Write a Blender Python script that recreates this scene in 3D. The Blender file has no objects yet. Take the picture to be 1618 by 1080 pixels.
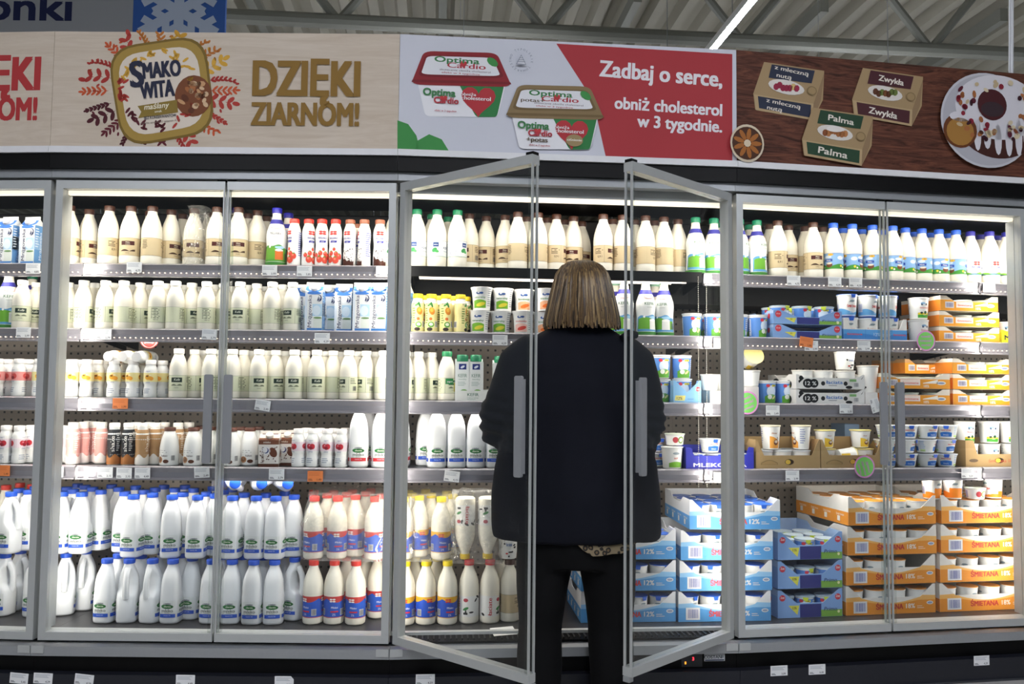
import bpy, bmesh, math, random
from math import sin, cos, tan, pi, radians, sqrt, atan2
from mathutils import Vector, Matrix, noise
random.seed(7)
SC = bpy.context.scene
COL = SC.collection

# ---------------------------------------------------------------- camera, world, view
F_PX, PITCH, ROLL, CAMZ = 1321.2447, .0565, .0099, 1.256
PXC, PYC = 809., 540.
cam_d = bpy.data.cameras.new('camera'); cam = bpy.data.objects.new('camera', cam_d); COL.objects.link(cam)
cam_d.sensor_fit = 'HORIZONTAL'; cam_d.sensor_width = 36.0; cam_d.lens = F_PX/1618*36.0
cam_d.clip_start = .05; cam_d.clip_end = 200
cam.location = (0, 0, CAMZ)
cam.matrix_world = Matrix.Translation((0, 0, CAMZ)) @ Matrix.Rotation(pi/2+PITCH, 4, 'X') @ Matrix.Rotation(ROLL, 4, 'Z')
SC.camera = cam
world = bpy.data.worlds.new('world'); SC.world = world; world.use_nodes = True
world.node_tree.nodes['Background'].inputs[0].default_value = (.80, .90, 1.0, 1)
world.node_tree.nodes['Background'].inputs[1].default_value = .16
SC.view_settings.view_transform = 'Standard'; SC.view_settings.look = 'None'
SC.view_settings.exposure = 0.0; SC.view_settings.gamma = 1.0; SC.view_settings.use_curve_mapping = False
SC.cycles.use_denoising = True
SC.cycles.max_bounces = 10; SC.cycles.diffuse_bounces = 4; SC.cycles.transparent_max_bounces = 24
SC.cycles.caustics_reflective = False; SC.cycles.caustics_refractive = False
LED_POWER = 1.0       # scale of the cabinet lighting
LAMP_EMIT = 150.0      # brightness of the ceiling tubes

# ---------------------------------------------------------------- the row of cabinets in plan
ANG = [-.06, -.0041, .0886, .1709, .25]    # five cabinets, each set at a slight angle to the next
W = 1.25
def _d(t): return Vector((cos(t), sin(t)))
J1_ = Vector((-.4179, 2.9902)); J0_ = J1_-W*_d(ANG[1]); JM_ = J0_-W*_d(ANG[0]); J2_ = J1_+W*_d(ANG[2]); J3_ = J2_+W*_d(ANG[3])
ORG = [JM_, J0_, J1_, J2_, J3_]
DEL = [ANG[i+1]-ANG[i] for i in range(4)]
def ul(m, d): return 0. if m == 0 else d*tan(DEL[m-1]/2)+.0006
def ur(m, d): return W if m == 4 else W-d*tan(DEL[m]/2)-.0006
def frame(m): return Matrix.Translation((ORG[m].x, ORG[m].y, 0)) @ Matrix.Rotation(ANG[m], 4, 'Z')
FR = [frame(m) for m in range(5)]
def WP(m, u, d, z): return FR[m] @ Vector((u, d, z))
CAMI = cam.matrix_world.inverted()
def proj(P):
    q = CAMI @ Vector(P)
    return PXC+F_PX*q.x/-q.z, PYC-F_PX*q.y/-q.z
def u_at(px, m, d, z):
    u0, u1 = 0., W
    for _ in range(12):
        p0 = proj(WP(m, u0, d, z))[0]; p1 = proj(WP(m, u1, d, z))[0]
        if abs(p1-p0) < 1e-6: break
        un = u0+(px-p0)*(u1-u0)/(p1-p0)
        u0, u1 = u1, un
        if abs(u0-u1) < 1e-6: break
    return u1
def z_at(px, py, m, d):
    z = 1.2
    for _ in range(6):
        u = u_at(px, m, d, z); y0 = proj(WP(m, u, d, z))[1]; y1 = proj(WP(m, u, d, z+.1))[1]
        z += (py-y0)/(y1-y0)*.1
    return z

# ---------------------------------------------------------------- materials
MC = {}
def lin(c):
    if isinstance(c, str):
        c = c.lstrip('#'); c = c if len(c) == 6 else ''.join(q*2 for q in c); c = [int(c[i:i+2], 16)/255 for i in (0, 2, 4)]
    return tuple((x/12.92 if x <= .04045 else ((x+.055)/1.055)**2.4) for x in c[:3])
def newmat(name):
    m = bpy.data.materials.new(name); m.use_nodes = True
    return m, m.node_tree.nodes, m.node_tree.links, m.node_tree.nodes['Principled BSDF']
def pm(name, c, rough=.4, metal=0., spec=.5, var=.04, scale=30., sss=0., coat=0.):
    if name in MC: return MC[name]
    m, N, L, b = newmat(name); c = lin(c)
    tc = N.new('ShaderNodeTexCoord'); nz = N.new('ShaderNodeTexNoise'); nz.inputs['Scale'].default_value = scale
    mx = N.new('ShaderNodeMix'); mx.data_type = 'RGBA'
    mx.inputs[6].default_value = (*[x*(1-var) for x in c], 1); mx.inputs[7].default_value = (*[min(1, x*(1+var)) for x in c], 1)
    L.new(tc.outputs['Object'], nz.inputs['Vector']); L.new(nz.outputs['Fac'], mx.inputs[0]); L.new(mx.outputs[2], b.inputs['Base Color'])
    b.inputs['Roughness'].default_value = rough; b.inputs['Metallic'].default_value = metal
    b.inputs['Specular IOR Level'].default_value = spec
    if sss: b.inputs['Subsurface Weight'].default_value = sss; b.inputs['Subsurface Radius'].default_value = (.02, .02, .018); b.inputs['Subsurface Scale'].default_value = .3
    if coat: b.inputs['Coat Weight'].default_value = coat
    MC[name] = m; return m
def emit(name, c, s, sample=True):
    if name in MC: return MC[name]
    m, N, L, b = newmat(name); b.inputs['Base Color'].default_value = (*lin(c), 1)
    b.inputs['Emission Color'].default_value = (*lin(c), 1); b.inputs['Emission Strength'].default_value = s
    if not sample: m.cycles.emission_sampling = 'NONE'
    MC[name] = m; return m
def clear(name, tint=(1, 1, 1), ior=1.45, rough=0., haze=0.):
    if name in MC: return MC[name]
    m, N, L, b = newmat(name); N.remove(b); out = N['Material Output']
    t = N.new('ShaderNodeBsdfTransparent'); t.inputs[0].default_value = (*tint, 1)
    g = N.new('ShaderNodeBsdfGlossy'); g.inputs['Roughness'].default_value = rough
    fr = N.new('ShaderNodeFresnel'); fr.inputs[0].default_value = ior
    geo = N.new('ShaderNodeNewGeometry'); inv = N.new('ShaderNodeMix'); inv.inputs[2].default_value = ior; inv.inputs[3].default_value = 1/ior
    mx = N.new('ShaderNodeMixShader')
    L.new(geo.outputs['Backfacing'], inv.inputs[0]); L.new(inv.outputs[0], fr.inputs[0]); L.new(fr.outputs[0], mx.inputs[0])
    L.new(t.outputs[0], mx.inputs[1]); L.new(g.outputs[0], mx.inputs[2])
    last = mx
    if haze:
        d = N.new('ShaderNodeBsdfDiffuse'); d.inputs[0].default_value = (.9, .9, .9, 1)
        tr = N.new('ShaderNodeBsdfTranslucent'); tr.inputs[0].default_value = (.9, .9, .9, 1)
        ad = N.new('ShaderNodeMixShader'); ad.inputs[0].default_value = .5; L.new(d.outputs[0], ad.inputs[1]); L.new(tr.outputs[0], ad.inputs[2])
        tc = N.new('ShaderNodeTexCoord'); nz = N.new('ShaderNodeTexNoise'); nz.inputs['Scale'].default_value = 25; nz.inputs['Distortion'].default_value = 2
        ra = N.new('ShaderNodeMapRange'); ra.inputs[1].default_value = .35; ra.inputs[2].default_value = .75; ra.inputs[3].default_value = haze*.4; ra.inputs[4].default_value = haze*1.6
        L.new(tc.outputs['Object'], nz.inputs['Vector']); L.new(nz.outputs['Fac'], ra.inputs[0])
        m2 = N.new('ShaderNodeMixShader'); L.new(ra.outputs[0], m2.inputs[0]); L.new(mx.outputs[0], m2.inputs[1]); L.new(ad.outputs[0], m2.inputs[2]); last = m2
    L.new(last.outputs[0], out.inputs[0]); MC[name] = m; return m
def print_mat(name, rough=.45, noise_amt=0.):
    if name in MC: return MC[name]
    m, N, L, b = newmat(name); a = N.new('ShaderNodeAttribute'); a.attribute_name = 'Col'
    L.new(a.outputs['Color'], b.inputs['Base Color']); b.inputs['Roughness'].default_value = rough; b.inputs['Specular IOR Level'].default_value = .3
    if noise_amt:
        tc = N.new('ShaderNodeTexCoord'); nz = N.new('ShaderNodeTexNoise'); nz.inputs['Scale'].default_value = 300
        bp = N.new('ShaderNodeBump'); bp.inputs['Strength'].default_value = noise_amt; bp.inputs['Distance'].default_value = .001
        L.new(tc.outputs['Object'], nz.inputs['Vector']); L.new(nz.outputs['Fac'], bp.inputs['Height']); L.new(bp.outputs[0], b.inputs['Normal'])
    MC[name] = m; return m
M_PRINT = print_mat('printed_label'); M_CARD = print_mat('printed_card', .6, .15)
M_MILK = pm('milk_filled_plastic', '#f4efe0', .3, sss=0.0, var=.015)
M_HDPE = pm('white_milk_jug_plastic', '#eef0f2', .38, var=.02)
M_WHITE = pm('white_plastic', '#f1f1ee', .35, var=.01)
M_ALU = pm('brushed_aluminium', '#a6a9ac', .34, metal=.35, var=.05, scale=90)
M_ALU2 = pm('pale_aluminium', '#c6c9c8', .4, metal=.35, var=.03)
M_BLACK = pm('black_coated_steel', '#060607', .45, spec=.2)
M_DARK = pm('dark_grey_steel', '#2b2c30', .4)
M_GLASS = clear('door_glass', (.985, .995, .99))
M_FILM = clear('shrink_film', (.98, .98, .97), 1.5, .08, .14)
M_LED = emit('led_diode', '#ffe6c8', 3.5, False)

# ---------------------------------------------------------------- mesh building
class MB:
    def __init__(s): s.v = []; s.f = []; s.mi = []; s.c = []; s.mats = []; s.cur = 0; s.col = (1, 1, 1)
    def mat(s, m):
        if m not in s.mats: s.mats.append(m)
        s.cur = s.mats.index(m); return s
    def add(s, vs, fs, col=None):
        o = len(s.v); s.v += [tuple(x) for x in vs]
        for f in fs: s.f.append([i+o for i in f]); s.mi.append(s.cur); s.c.append(col or s.col)
        return s
    def hexa(s, p): return s.add(p, [(0, 3, 2, 1), (4, 5, 6, 7), (0, 1, 5, 4), (1, 2, 6, 5), (2, 3, 7, 6), (3, 0, 4, 7)])
    def box(s, x0, x1, y0, y1, z0, z1):
        return s.hexa([(x0, y0, z0), (x1, y0, z0), (x1, y1, z0), (x0, y1, z0), (x0, y0, z1), (x1, y0, z1), (x1, y1, z1), (x0, y1, z1)])
    def rbox(s, x0, x1, y0, y1, z0, z1, r, n=3):
        # rounded in the xz outline, extruded through y
        pts = []
        for cx, cz, a in ((x1-r, z1-r, 0), (x0+r, z1-r, 90), (x0+r, z0+r, 180), (x1-r, z0+r, 270)):
            for k in range(n+1): t = radians(a+90*k/n); pts.append((cx+r*cos(t), cz+r*sin(t)))
        return s.prism(pts, y0, y1)
    def prism(s, pts, y0, y1):
        n = len(pts); vs = [(x, y0, z) for x, z in pts]+[(x, y1, z) for x, z in pts]
        fs = [tuple(range(n)), tuple(range(2*n-1, n-1, -1))]+[(i, i+n, (i+1) % n+n, (i+1) % n) for i in range(n)]
        return s.add(vs, fs)
    def lathe(s, prof, n=20, c=(0, 0), z0=0., cap=True, sq=None):
        vs = []; fs = []
        for r, z in prof:
            for k in range(n):
                t = 2*pi*k/n; x, y = cos(t), sin(t); rr = r
                if sq:
                    e = sq; rr = r/(abs(x)**e+abs(y)**e)**(1/e)
                vs.append((c[0]+rr*x, c[1]+rr*y, z0+z))
        for j in range(len(prof)-1):
            for k in range(n): fs.append((j*n+k, j*n+(k+1) % n, (j+1)*n+(k+1) % n, (j+1)*n+k))
        if cap: fs.append(tuple(range(n-1, -1, -1))); fs.append(tuple((len(prof)-1)*n+k for k in range(n)))
        return s.add(vs, fs)
    def loft(s, rings, cap=True, closed=True):
        n = len(rings[0]); vs = [p for r in rings for p in r]; fs = []
        for j in range(len(rings)-1):
            for k in range(n if closed else n-1): fs.append((j*n+k, j*n+(k+1) % n, (j+1)*n+(k+1) % n, (j+1)*n+k))
        if cap and closed: fs.append(tuple(range(n-1, -1, -1))); fs.append(tuple((len(rings)-1)*n+k for k in range(n)))
        return s.add(vs, fs)
    def tube(s, pts, r, n=6, cap=True):
        pts = [Vector(p) for p in pts]; rings = []; up = None
        for i, p in enumerate(pts):
            t = (pts[min(i+1, len(pts)-1)]-pts[max(i-1, 0)]).normalized()
            if up is None: up = t.orthogonal().normalized()
            a = (up-t*up.dot(t)); a = a.normalized() if a.length > 1e-6 else t.orthogonal().normalized(); up = a; b = t.cross(a)
            rr = r[i] if isinstance(r, (list, tuple)) else r
            rings.append([p+a*rr*cos(2*pi*k/n)+b*rr*sin(2*pi*k/n) for k in range(n)])
        return s.loft(rings, cap)
    def mesh(s, name, smooth=35):
        me = bpy.data.meshes.new(name); me.from_pydata(s.v, [], s.f)
        for m in s.mats: me.materials.append(m)
        me.polygons.foreach_set('material_index', s.mi)
        if any(c != (1, 1, 1) for c in s.c):
            at = me.color_attributes.new('Col', 'FLOAT_COLOR', 'CORNER'); buf = []
            for p, c in zip(me.polygons, s.c): buf += [c[0], c[1], c[2], 1.]*p.loop_total
            at.data.foreach_set('color', buf)
        if smooth:
            me.polygons.foreach_set('use_smooth', [True]*len(me.polygons)); me.set_sharp_from_angle(angle=radians(smooth))
        me.update(); return me
    def obj(s, name, parent=None, smooth=35): return ob(name, s.mesh(name, smooth), parent)
def ob(name, me, parent=None, M=None):
    o = bpy.data.objects.new(name, me); COL.objects.link(o)
    if parent is not None: o.parent = parent
    if M is not None: o.matrix_basis = M
    return o
def empty(name, M): return ob(name, None, None, M)
def tag(o, label, cat, group=None, kind=None):
    o['label'] = label; o['category'] = cat
    if group: o['group'] = group
    if kind: o['kind'] = kind
    return o
def structure(o): o['kind'] = 'structure'; return o

# ---------------------------------------------------------------- flat graphics: coloured shapes and lettering
TXT = {}
def glyphs(s, bold=0., res=2):
    k = (s, bold, res)
    if k in TXT: return TXT[k]
    c = bpy.data.curves.new('lettering', 'FONT'); c.body = s; c.size = 1.; c.resolution_u = res; c.offset = bold
    o = bpy.data.objects.new('lettering', c); COL.objects.link(o)
    dg = bpy.context.evaluated_depsgraph_get(); me = o.evaluated_get(dg).to_mesh()
    v = [(p.co.x, p.co.y) for p in me.vertices]; f = [tuple(p.vertices) for p in me.polygons]
    o.evaluated_get(dg).to_mesh_clear(); bpy.data.objects.remove(o); bpy.data.curves.remove(c)
    xs = [p[0] for p in v] or [0, 1]; x0, x1 = min(xs), max(xs)
    TXT[k] = ([(x-x0, y) for x, y in v], f, x1-x0); return TXT[k]
class G:
    def __init__(s, step=.007): s.it = []; s.l = 0; s.step = step
    def up(s): s.l += 1; return s
    def poly(s, pts, c): s.it.append((pts, [tuple(range(len(pts)))], lin(c), s.l)); return s
    def grid(s, x0, x1, y0, fn, c, nx, ny, sk=0.):
        v = []; f = []
        for i in range(nx+1):
            t = i/nx; x = x0+(x1-x0)*t; y1 = fn(t)
            for j in range(ny+1): v.append((x+sk*j/ny, y0+(y1-y0)*j/ny))
        k = ny+1
        for i in range(nx):
            for j in range(ny): f.append((i*k+j, (i+1)*k+j, (i+1)*k+j+1, i*k+j+1))
        s.it.append((v, f, lin(c), s.l)); return s
    def rect(s, x0, y0, x1, y1, c, nx=0, sk=0.):
        return s.grid(x0, x1, y0, lambda t: y1, c, nx or max(1, int(abs(x1-x0)/s.step)), max(1, int(abs(y1-y0)/(1.5*s.step))), sk)
    def wave(s, x0, x1, y0, fn, c, nx=24):
        return s.grid(x0, x1, y0, fn, c, nx, max(1, int((max(fn(i/nx) for i in range(nx+1))-y0)/(1.5*s.step))))
    def disc(s, x, y, rx, c, ry=None, n=14, rot=0.):
        ry = ry or rx; cr, sr = cos(rot), sin(rot); nr = max(1, int(max(rx, ry)/.0045)) if s.step < .1 else 1
        v = [(x, y)]; f = [(0, k+1, (k+1) % n+1) for k in range(n)]
        for j in range(1, nr+1):
            for k in range(n): a, b = rx*j/nr*cos(2*pi*k/n), ry*j/nr*sin(2*pi*k/n); v.append((x+a*cr-b*sr, y+a*sr+b*cr))
        for j in range(nr-1): f += [(1+j*n+k, 1+(j+1)*n+k, 1+(j+1)*n+(k+1) % n, 1+j*n+(k+1) % n) for k in range(n)]
        s.it.append((v, f, lin(c), s.l)); return s
    def frame(s, x0, y0, x1, y1, t, c):
        for a in ((x0, y0, x1, y0+t), (x0, y1-t, x1, y1), (x0, y0, x0+t, y1), (x1-t, y0, x1, y1)): s.rect(*a, c)
        return s
    def text(s, t, x, y, h, c, al='c', bold=0., xs=1., rot=0., sk=0., w=None, res=2):
        v, f, wd = glyphs(t, 0., res); k = h/.73; kx = k*xs
        if w: kx = w/wd
        ox = {'c': -wd*kx/2, 'l': 0, 'r': -wd*kx}[al]; cr, sr = cos(rot), sin(rot)
        sh = [(0, 0)] if bold < .008 else [(-1, 0), (1, 0)] if h < .02 else [(-1, -.6), (-1, .6), (1, -.6), (1, .6), (0, 0)]
        for n, (dx, dy) in enumerate(sh):          # heavier strokes: the letter drawn again a hair to each side
            q = []
            for a, b in v:
                X = a*kx+ox+b*k*sk+dx*bold*h*.9; Y = b*k+dy*bold*h*.9; q.append((x+X*cr-Y*sr, y+X*sr+Y*cr))
            s.it.append((q, f, lin(c), s.l+.15*n))
        return s
    def barcode(s, x, y, w, h, c='#55555a', bg=None):
        if bg: s.rect(x, y, x+w, y+h, bg)
        s.up(); a = x+.05*w; rr = random.Random(3)
        while a < x+w*.95:
            b = rr.uniform(.02, .07)*w; s.rect(a, y+h*.06, min(a+b, x+w*.97), y+h*.94, c, 1); a += b+rr.uniform(.02, .06)*w
        return s
    def lines(s, x, y, w, n, dy, c, t=None):
        rr = random.Random(int(x*9000)+n)
        for i in range(n): s.rect(x, y-i*dy, x+w*rr.uniform(.6, 1), y-i*dy+(t or dy*.4), c, 2)
        return s
    def heart(s, x, y, r, c):
        pts = []
        for k in range(24):
            t = 2*pi*k/24; pts.append((x+r*.0625*16*sin(t)**3, y+r*.0625*(13*cos(t)-5*cos(2*t)-2*cos(3*t)-cos(4*t))))
        v = [(x, y)]+pts; s.it.append((v, [(0, (k+1) % 24+1, k+1) for k in range(24)], lin(c), s.l)); return s
    def into(s, mb, fn):
        for v, f, c, l in s.it: mb.add([fn(x, y, l) for x, y in v], f, c)
        return mb
def cyl_map(R, th0=0., base=.0003, step=.0002, sq=None):
    # R(y) gives the radius at height y; x runs along the circumference, measured at R0
    def fn(x, y, l):
        r = R(y); t = th0+x/fn.R0; rr = r
        if sq: rr = r/(abs(sin(t))**sq+abs(cos(t))**sq)**(1/sq)
        rr += base+step*l
        return (rr*sin(t), -rr*cos(t), y)
    return fn
def prof_r(prof):
    def R(z):
        for (r0, z0), (r1, z1) in zip(prof, prof[1:]):
            if z0 <= z <= z1: return r0+(r1-r0)*((z-z0)/(z1-z0) if z1 > z0 else 0)
        return prof[-1][0] if z > prof[-1][1] else prof[0][0]
    return R
def wrap(g, prof, R0, mat=None, sq=None, base=.0003, step=.0002, th0=0.):
    fn = cyl_map(prof_r(prof), th0, sq=sq, base=base, step=step); fn.R0 = R0
    return g.into(MB().mat(mat or M_PRINT), fn)
def flat(g, mat=None, y=0., step=.0004, mb=None):
    return g.into((mb or MB()).mat(mat or M_PRINT), lambda a, b, l: (a, y-step*(l+1), b))

# ================================================================ THE BUILDING
def plane_obj(name, pts, m):
    o = MB().mat(m).add(pts, [tuple(range(len(pts)))]).obj(name, None, 0); return structure(o)
def floor_mat():
    m, N, L, b = newmat('polished_floor_tiles'); tc = N.new('ShaderNodeTexCoord'); br = N.new('ShaderNodeTexBrick')
    br.offset = 0; br.inputs['Scale'].default_value = 1.6; br.inputs['Brick Width'].default_value = .5; br.inputs['Row Height'].default_value = .5; br.inputs['Mortar Size'].default_value = .006
    br.inputs['Color1'].default_value = (.42, .41, .39, 1); br.inputs['Color2'].default_value = (.38, .37, .355, 1); br.inputs['Mortar'].default_value = (.2, .2, .19, 1)
    L.new(tc.outputs['Object'], br.inputs['Vector']); L.new(br.outputs['Color'], b.inputs['Base Color']); b.inputs['Roughness'].default_value = .28
    return m
def roof_mat(name, c, k):
    m, N, L, b = newmat(name); tc = N.new('ShaderNodeTexCoord'); nz = N.new('ShaderNodeTexNoise'); nz.inputs['Scale'].default_value = k; nz.inputs['Detail'].default_value = 6
    mp = N.new('ShaderNodeMapping'); mp.inputs['Scale'].default_value = (2, .25, 2); mx = N.new('ShaderNodeMix'); mx.data_type = 'RGBA'
    c = lin(c); mx.inputs[6].default_value = (*[x*.8 for x in c], 1); mx.inputs[7].default_value = (*[x*1.15 for x in c], 1)
    L.new(tc.outputs['Object'], mp.inputs[0]); L.new(mp.outputs[0], nz.inputs['Vector']); L.new(nz.outputs['Fac'], mx.inputs[0]); L.new(mx.outputs[2], b.inputs['Base Color'])
    b.inputs['Roughness'].default_value = .6; return m
plane_obj('floor', [(-14, -9, 0), (16, -9, 0), (16, 30, 0), (-14, 30, 0)], floor_mat())
M_ROOF = roof_mat('trapezoid_roof_sheet', '#a7a394', 1.5)
GR = .0886                                  # the building's grid follows the middle cabinet
def gw(x, y, z): return (x*cos(GR)-y*sin(GR), x*sin(GR)+y*cos(GR), z)
def corrugated(name, along, m):
    mb = MB().mat(m)
    if along == 'roof':
        p = []; x = -13.
        while x < 17: p += [(x, 6.2), (x+.14, 6.2), (x+.19, 6.07), (x+.31, 6.07)]; x += .36
        vs = [gw(a, -9, b) for a, b in p]+[gw(a, 26, b) for a, b in p]
    else:
        p = []; x = -13.
        while x < 17: p += [(x, 25.), (x+.14, 25.), (x+.18, 24.95), (x+.3, 24.95)]; x += .34
        vs = [gw(a, b, 0) for a, b in p]+[gw(a, b, 6.3) for a, b in p]
    n = len(p); mb.add(vs, [(i, i+1, i+1+n, i+n) for i in range(n-1)])
    return structure(mb.obj(name, None, 0))
corrugated('ceiling', 'roof', M_ROOF)
corrugated('wall_back', 'wall', roof_mat('wall_cladding', '#b9b4a2', 2.))
M_TRUSS = pm('galvanised_truss', '#8f9087', .5, metal=.2)
M_TRUSSD = pm('dark_truss', '#4a463c', .6)
def truss(y, zc, zt, label, m, x0=-9., x1=12., pitch=1.25, rc=.06, ph=0.):
    r = empty('roof_truss', Matrix.Translation(gw(0, y, zc)) @ Matrix.Rotation(GR, 4, 'Z'))
    tag(r, label, 'roof truss')
    MB().mat(m).tube([(x0, 0, 0), (x1, 0, 0)], rc, 10).obj('bottom_chord', r)
    MB().mat(m).box(x0, x1, -.07, .07, zt-zc-.1, zt-zc).obj('top_chord', r)
    x = x0+ph; mb = MB().mat(m); k = 0
    while x < x1-pitch:
        a, b = (0, zt-zc-.05) if k % 2 == 0 else (zt-zc-.05, 0)
        MB().mat(m).tube([(x, 0, a), (x+pitch, 0, b)], rc*.62, 8).obj('web_member', r)
        x += pitch; k += 1
    return r
truss(8.0, 4.78, 6.05, 'nearest pale steel roof truss with a thick round lower pipe', M_TRUSS, rc=.07, pitch=1.0)
truss(12.6, 5.75, 6.06, 'dark thin roof truss seen behind the pale nearest truss', M_TRUSSD, x0=-7, rc=.045, pitch=.9, ph=.3)
truss(17., 5.3, 6.06, 'farthest roof truss, pale, close to the back wall', M_TRUSS, x0=-9, x1=14, rc=.06, pitch=1.6)
# purlins running away from the aisle
for i, x in enumerate((-4.6, -2.3, 0., 2.3, 4.6, 6.9)):
    o = MB().mat(M_TRUSS).box(-.05, .05, 0, 15, -.09, .07).obj('roof_purlin'); o.matrix_basis = Matrix.Translation(gw(x, 9.5, 5.94)) @ Matrix.Rotation(GR, 4, 'Z')
    tag(o, 'grey steel purlin under the roof sheets, %s from the left' % ['first', 'second', 'third', 'fourth', 'fifth', 'sixth'][i], 'purlin', 'roof purlins running away from the aisle')
# ceiling tubes: rows running away from the cabinets
M_TUBE = emit('lamp_tube', '#f3f6ff', LAMP_EMIT)
M_ROOF_FILL = emit('roof_fill_tube', '#f3f6ff', 30.)
def lamp(x, y, z, ln, label, grp=None, up=False, w=.035):
    r = empty('ceiling_lamp', Matrix.Translation(gw(x, y, z)) @ Matrix.Rotation(GR, 4, 'Z'))
    tag(r, label, 'ceiling lamp', grp)
    MB().mat(M_WHITE).box(-w-.008, w+.008, 0, ln, .02, .07).obj('housing', r)
    if up: MB().mat(M_ROOF_FILL).box(-.035, .035, .01, ln-.01, .0701, .08).obj('added_uplight', r)  # added upward glow, only to brighten the roof sheets
    MB().mat(M_ROOF_FILL if up else M_TUBE).box(-w, w, .01, ln-.01, 0, .0199).obj('diffuser', r)
    for q in (.25*ln, .75*ln): MB().mat(M_ALU).tube([(0, q, .07), (0, q, 6.1-z)], .004, 4).obj('suspension_wire', r)
    return r
lamp(1.88, 4.4, 3.62, 3.1, 'bright white ceiling strip light above the red banner', w=.013)
for i, (x, y) in enumerate(((-2.4, -1.6), (.1, -1.6), (2.6, -1.6))):
    lamp(x, y, 3.7, 2.2, 'white ceiling strip light over the aisle', 'ceiling strips over the aisle in front of the cabinets')

for i, (x, y) in enumerate(((-7, 7), (-3.4, 7), (.2, 7), (4.4, 7), (8., 7), (-5, 12), (-1, 12), (3, 12), (7, 12))):
    lamp(x, y, 3.4, 3.0, 'added hidden strip light behind the cabinets that brightens the roof', 'added hidden strips behind the cabinets', True)  # unseen lamps below the banner line, added to brighten the roof

# ================================================================ REFRIGERATED CABINETS
ZS = {1: 1.722, 2: 1.472, 3: 1.209, 4: .951, 5: .366}      # tops of the four shelves and the bottom deck
DF = .20                                                    # front edge of the shelves
DB = .72
def back_mat():
    m, N, L, b = newmat('perforated_back_panel'); tc = N.new('ShaderNodeTexCoord'); sp = N.new('ShaderNodeSeparateXYZ'); L.new(tc.outputs['Object'], sp.inputs[0])
    def cell(o, per, off):
        a = N.new('ShaderNodeMath'); a.operation = 'MULTIPLY_ADD'; a.inputs[1].default_value = 1/per; a.inputs[2].default_value = off; L.new(o, a.inputs[0])
        f = N.new('ShaderNodeMath'); f.operation = 'FRACT'; L.new(a.outputs[0], f.inputs[0])
        g = N.new('ShaderNodeMath'); g.operation = 'SUBTRACT'; g.inputs[1].default_value = .5; L.new(f.outputs[0], g.inputs[0])
        h = N.new('ShaderNodeMath'); h.operation = 'ABSOLUTE'; L.new(g.outputs[0], h.inputs[0])
        k = N.new('ShaderNodeMath'); k.operation = 'LESS_THAN'; k.inputs[1].default_value = .14; L.new(h.outputs[0], k.inputs[0]); return k
    a = cell(sp.outputs[0], .033, .1); c = cell(sp.outputs[2], .033, .2)
    mu = N.new('ShaderNodeMath'); mu.operation = 'MULTIPLY'; L.new(a.outputs[0], mu.inputs[0]); L.new(c.outputs[0], mu.inputs[1])
    mx = N.new('ShaderNodeMix'); mx.data_type = 'RGBA'; mx.inputs[6].default_value = (*lin('#8d8278'), 1); mx.inputs[7].default_value = (.01, .01, .01, 1)
    L.new(mu.outputs[0], mx.inputs[0]); L.new(mx.outputs[2], b.inputs['Base Color']); b.inputs['Roughness'].default_value = .5
    return m
M_BACK = back_mat()
M_NAVY = pm('dark_blue_bumper', '#1d1f28', .35)
M_RAIL = pm('silver_price_rail', '#b3b0b6', .25, metal=.55, var=.03)
M_GRILL = pm('dark_deck_tray', '#3c3b3d', .4, metal=.3)
M_HANDLE = pm('grey_handle_plastic', '#8e9093', .4)
def mbx(mb, m, d0, d1, z0, z1, lo=0., ro=0.):
    L0, L1, R0, R1 = ul(m, d0)+lo, ul(m, d1)+lo, ur(m, d0)+ro, ur(m, d1)+ro
    return mb.hexa([(L0, d0, z0), (R0, d0, z0), (R1, d1, z0), (L1, d1, z0), (L0, d0, z1), (R0, d0, z1), (R1, d1, z1), (L1, d1, z1)])
def area(name, parent, loc, rot, sx, sy, p, c=(1, .93, .84)):
    l = bpy.data.lights.new(name, 'AREA'); l.shape = 'RECTANGLE'; l.size = sx; l.size_y = sy; l.energy = p*LED_POWER; l.color = c
    o = bpy.data.objects.new(name, l); COL.objects.link(o); o.parent = parent; o.location = loc; o.rotation_euler = rot; return o
DZ0, DZ1 = .360, 1.997
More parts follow.
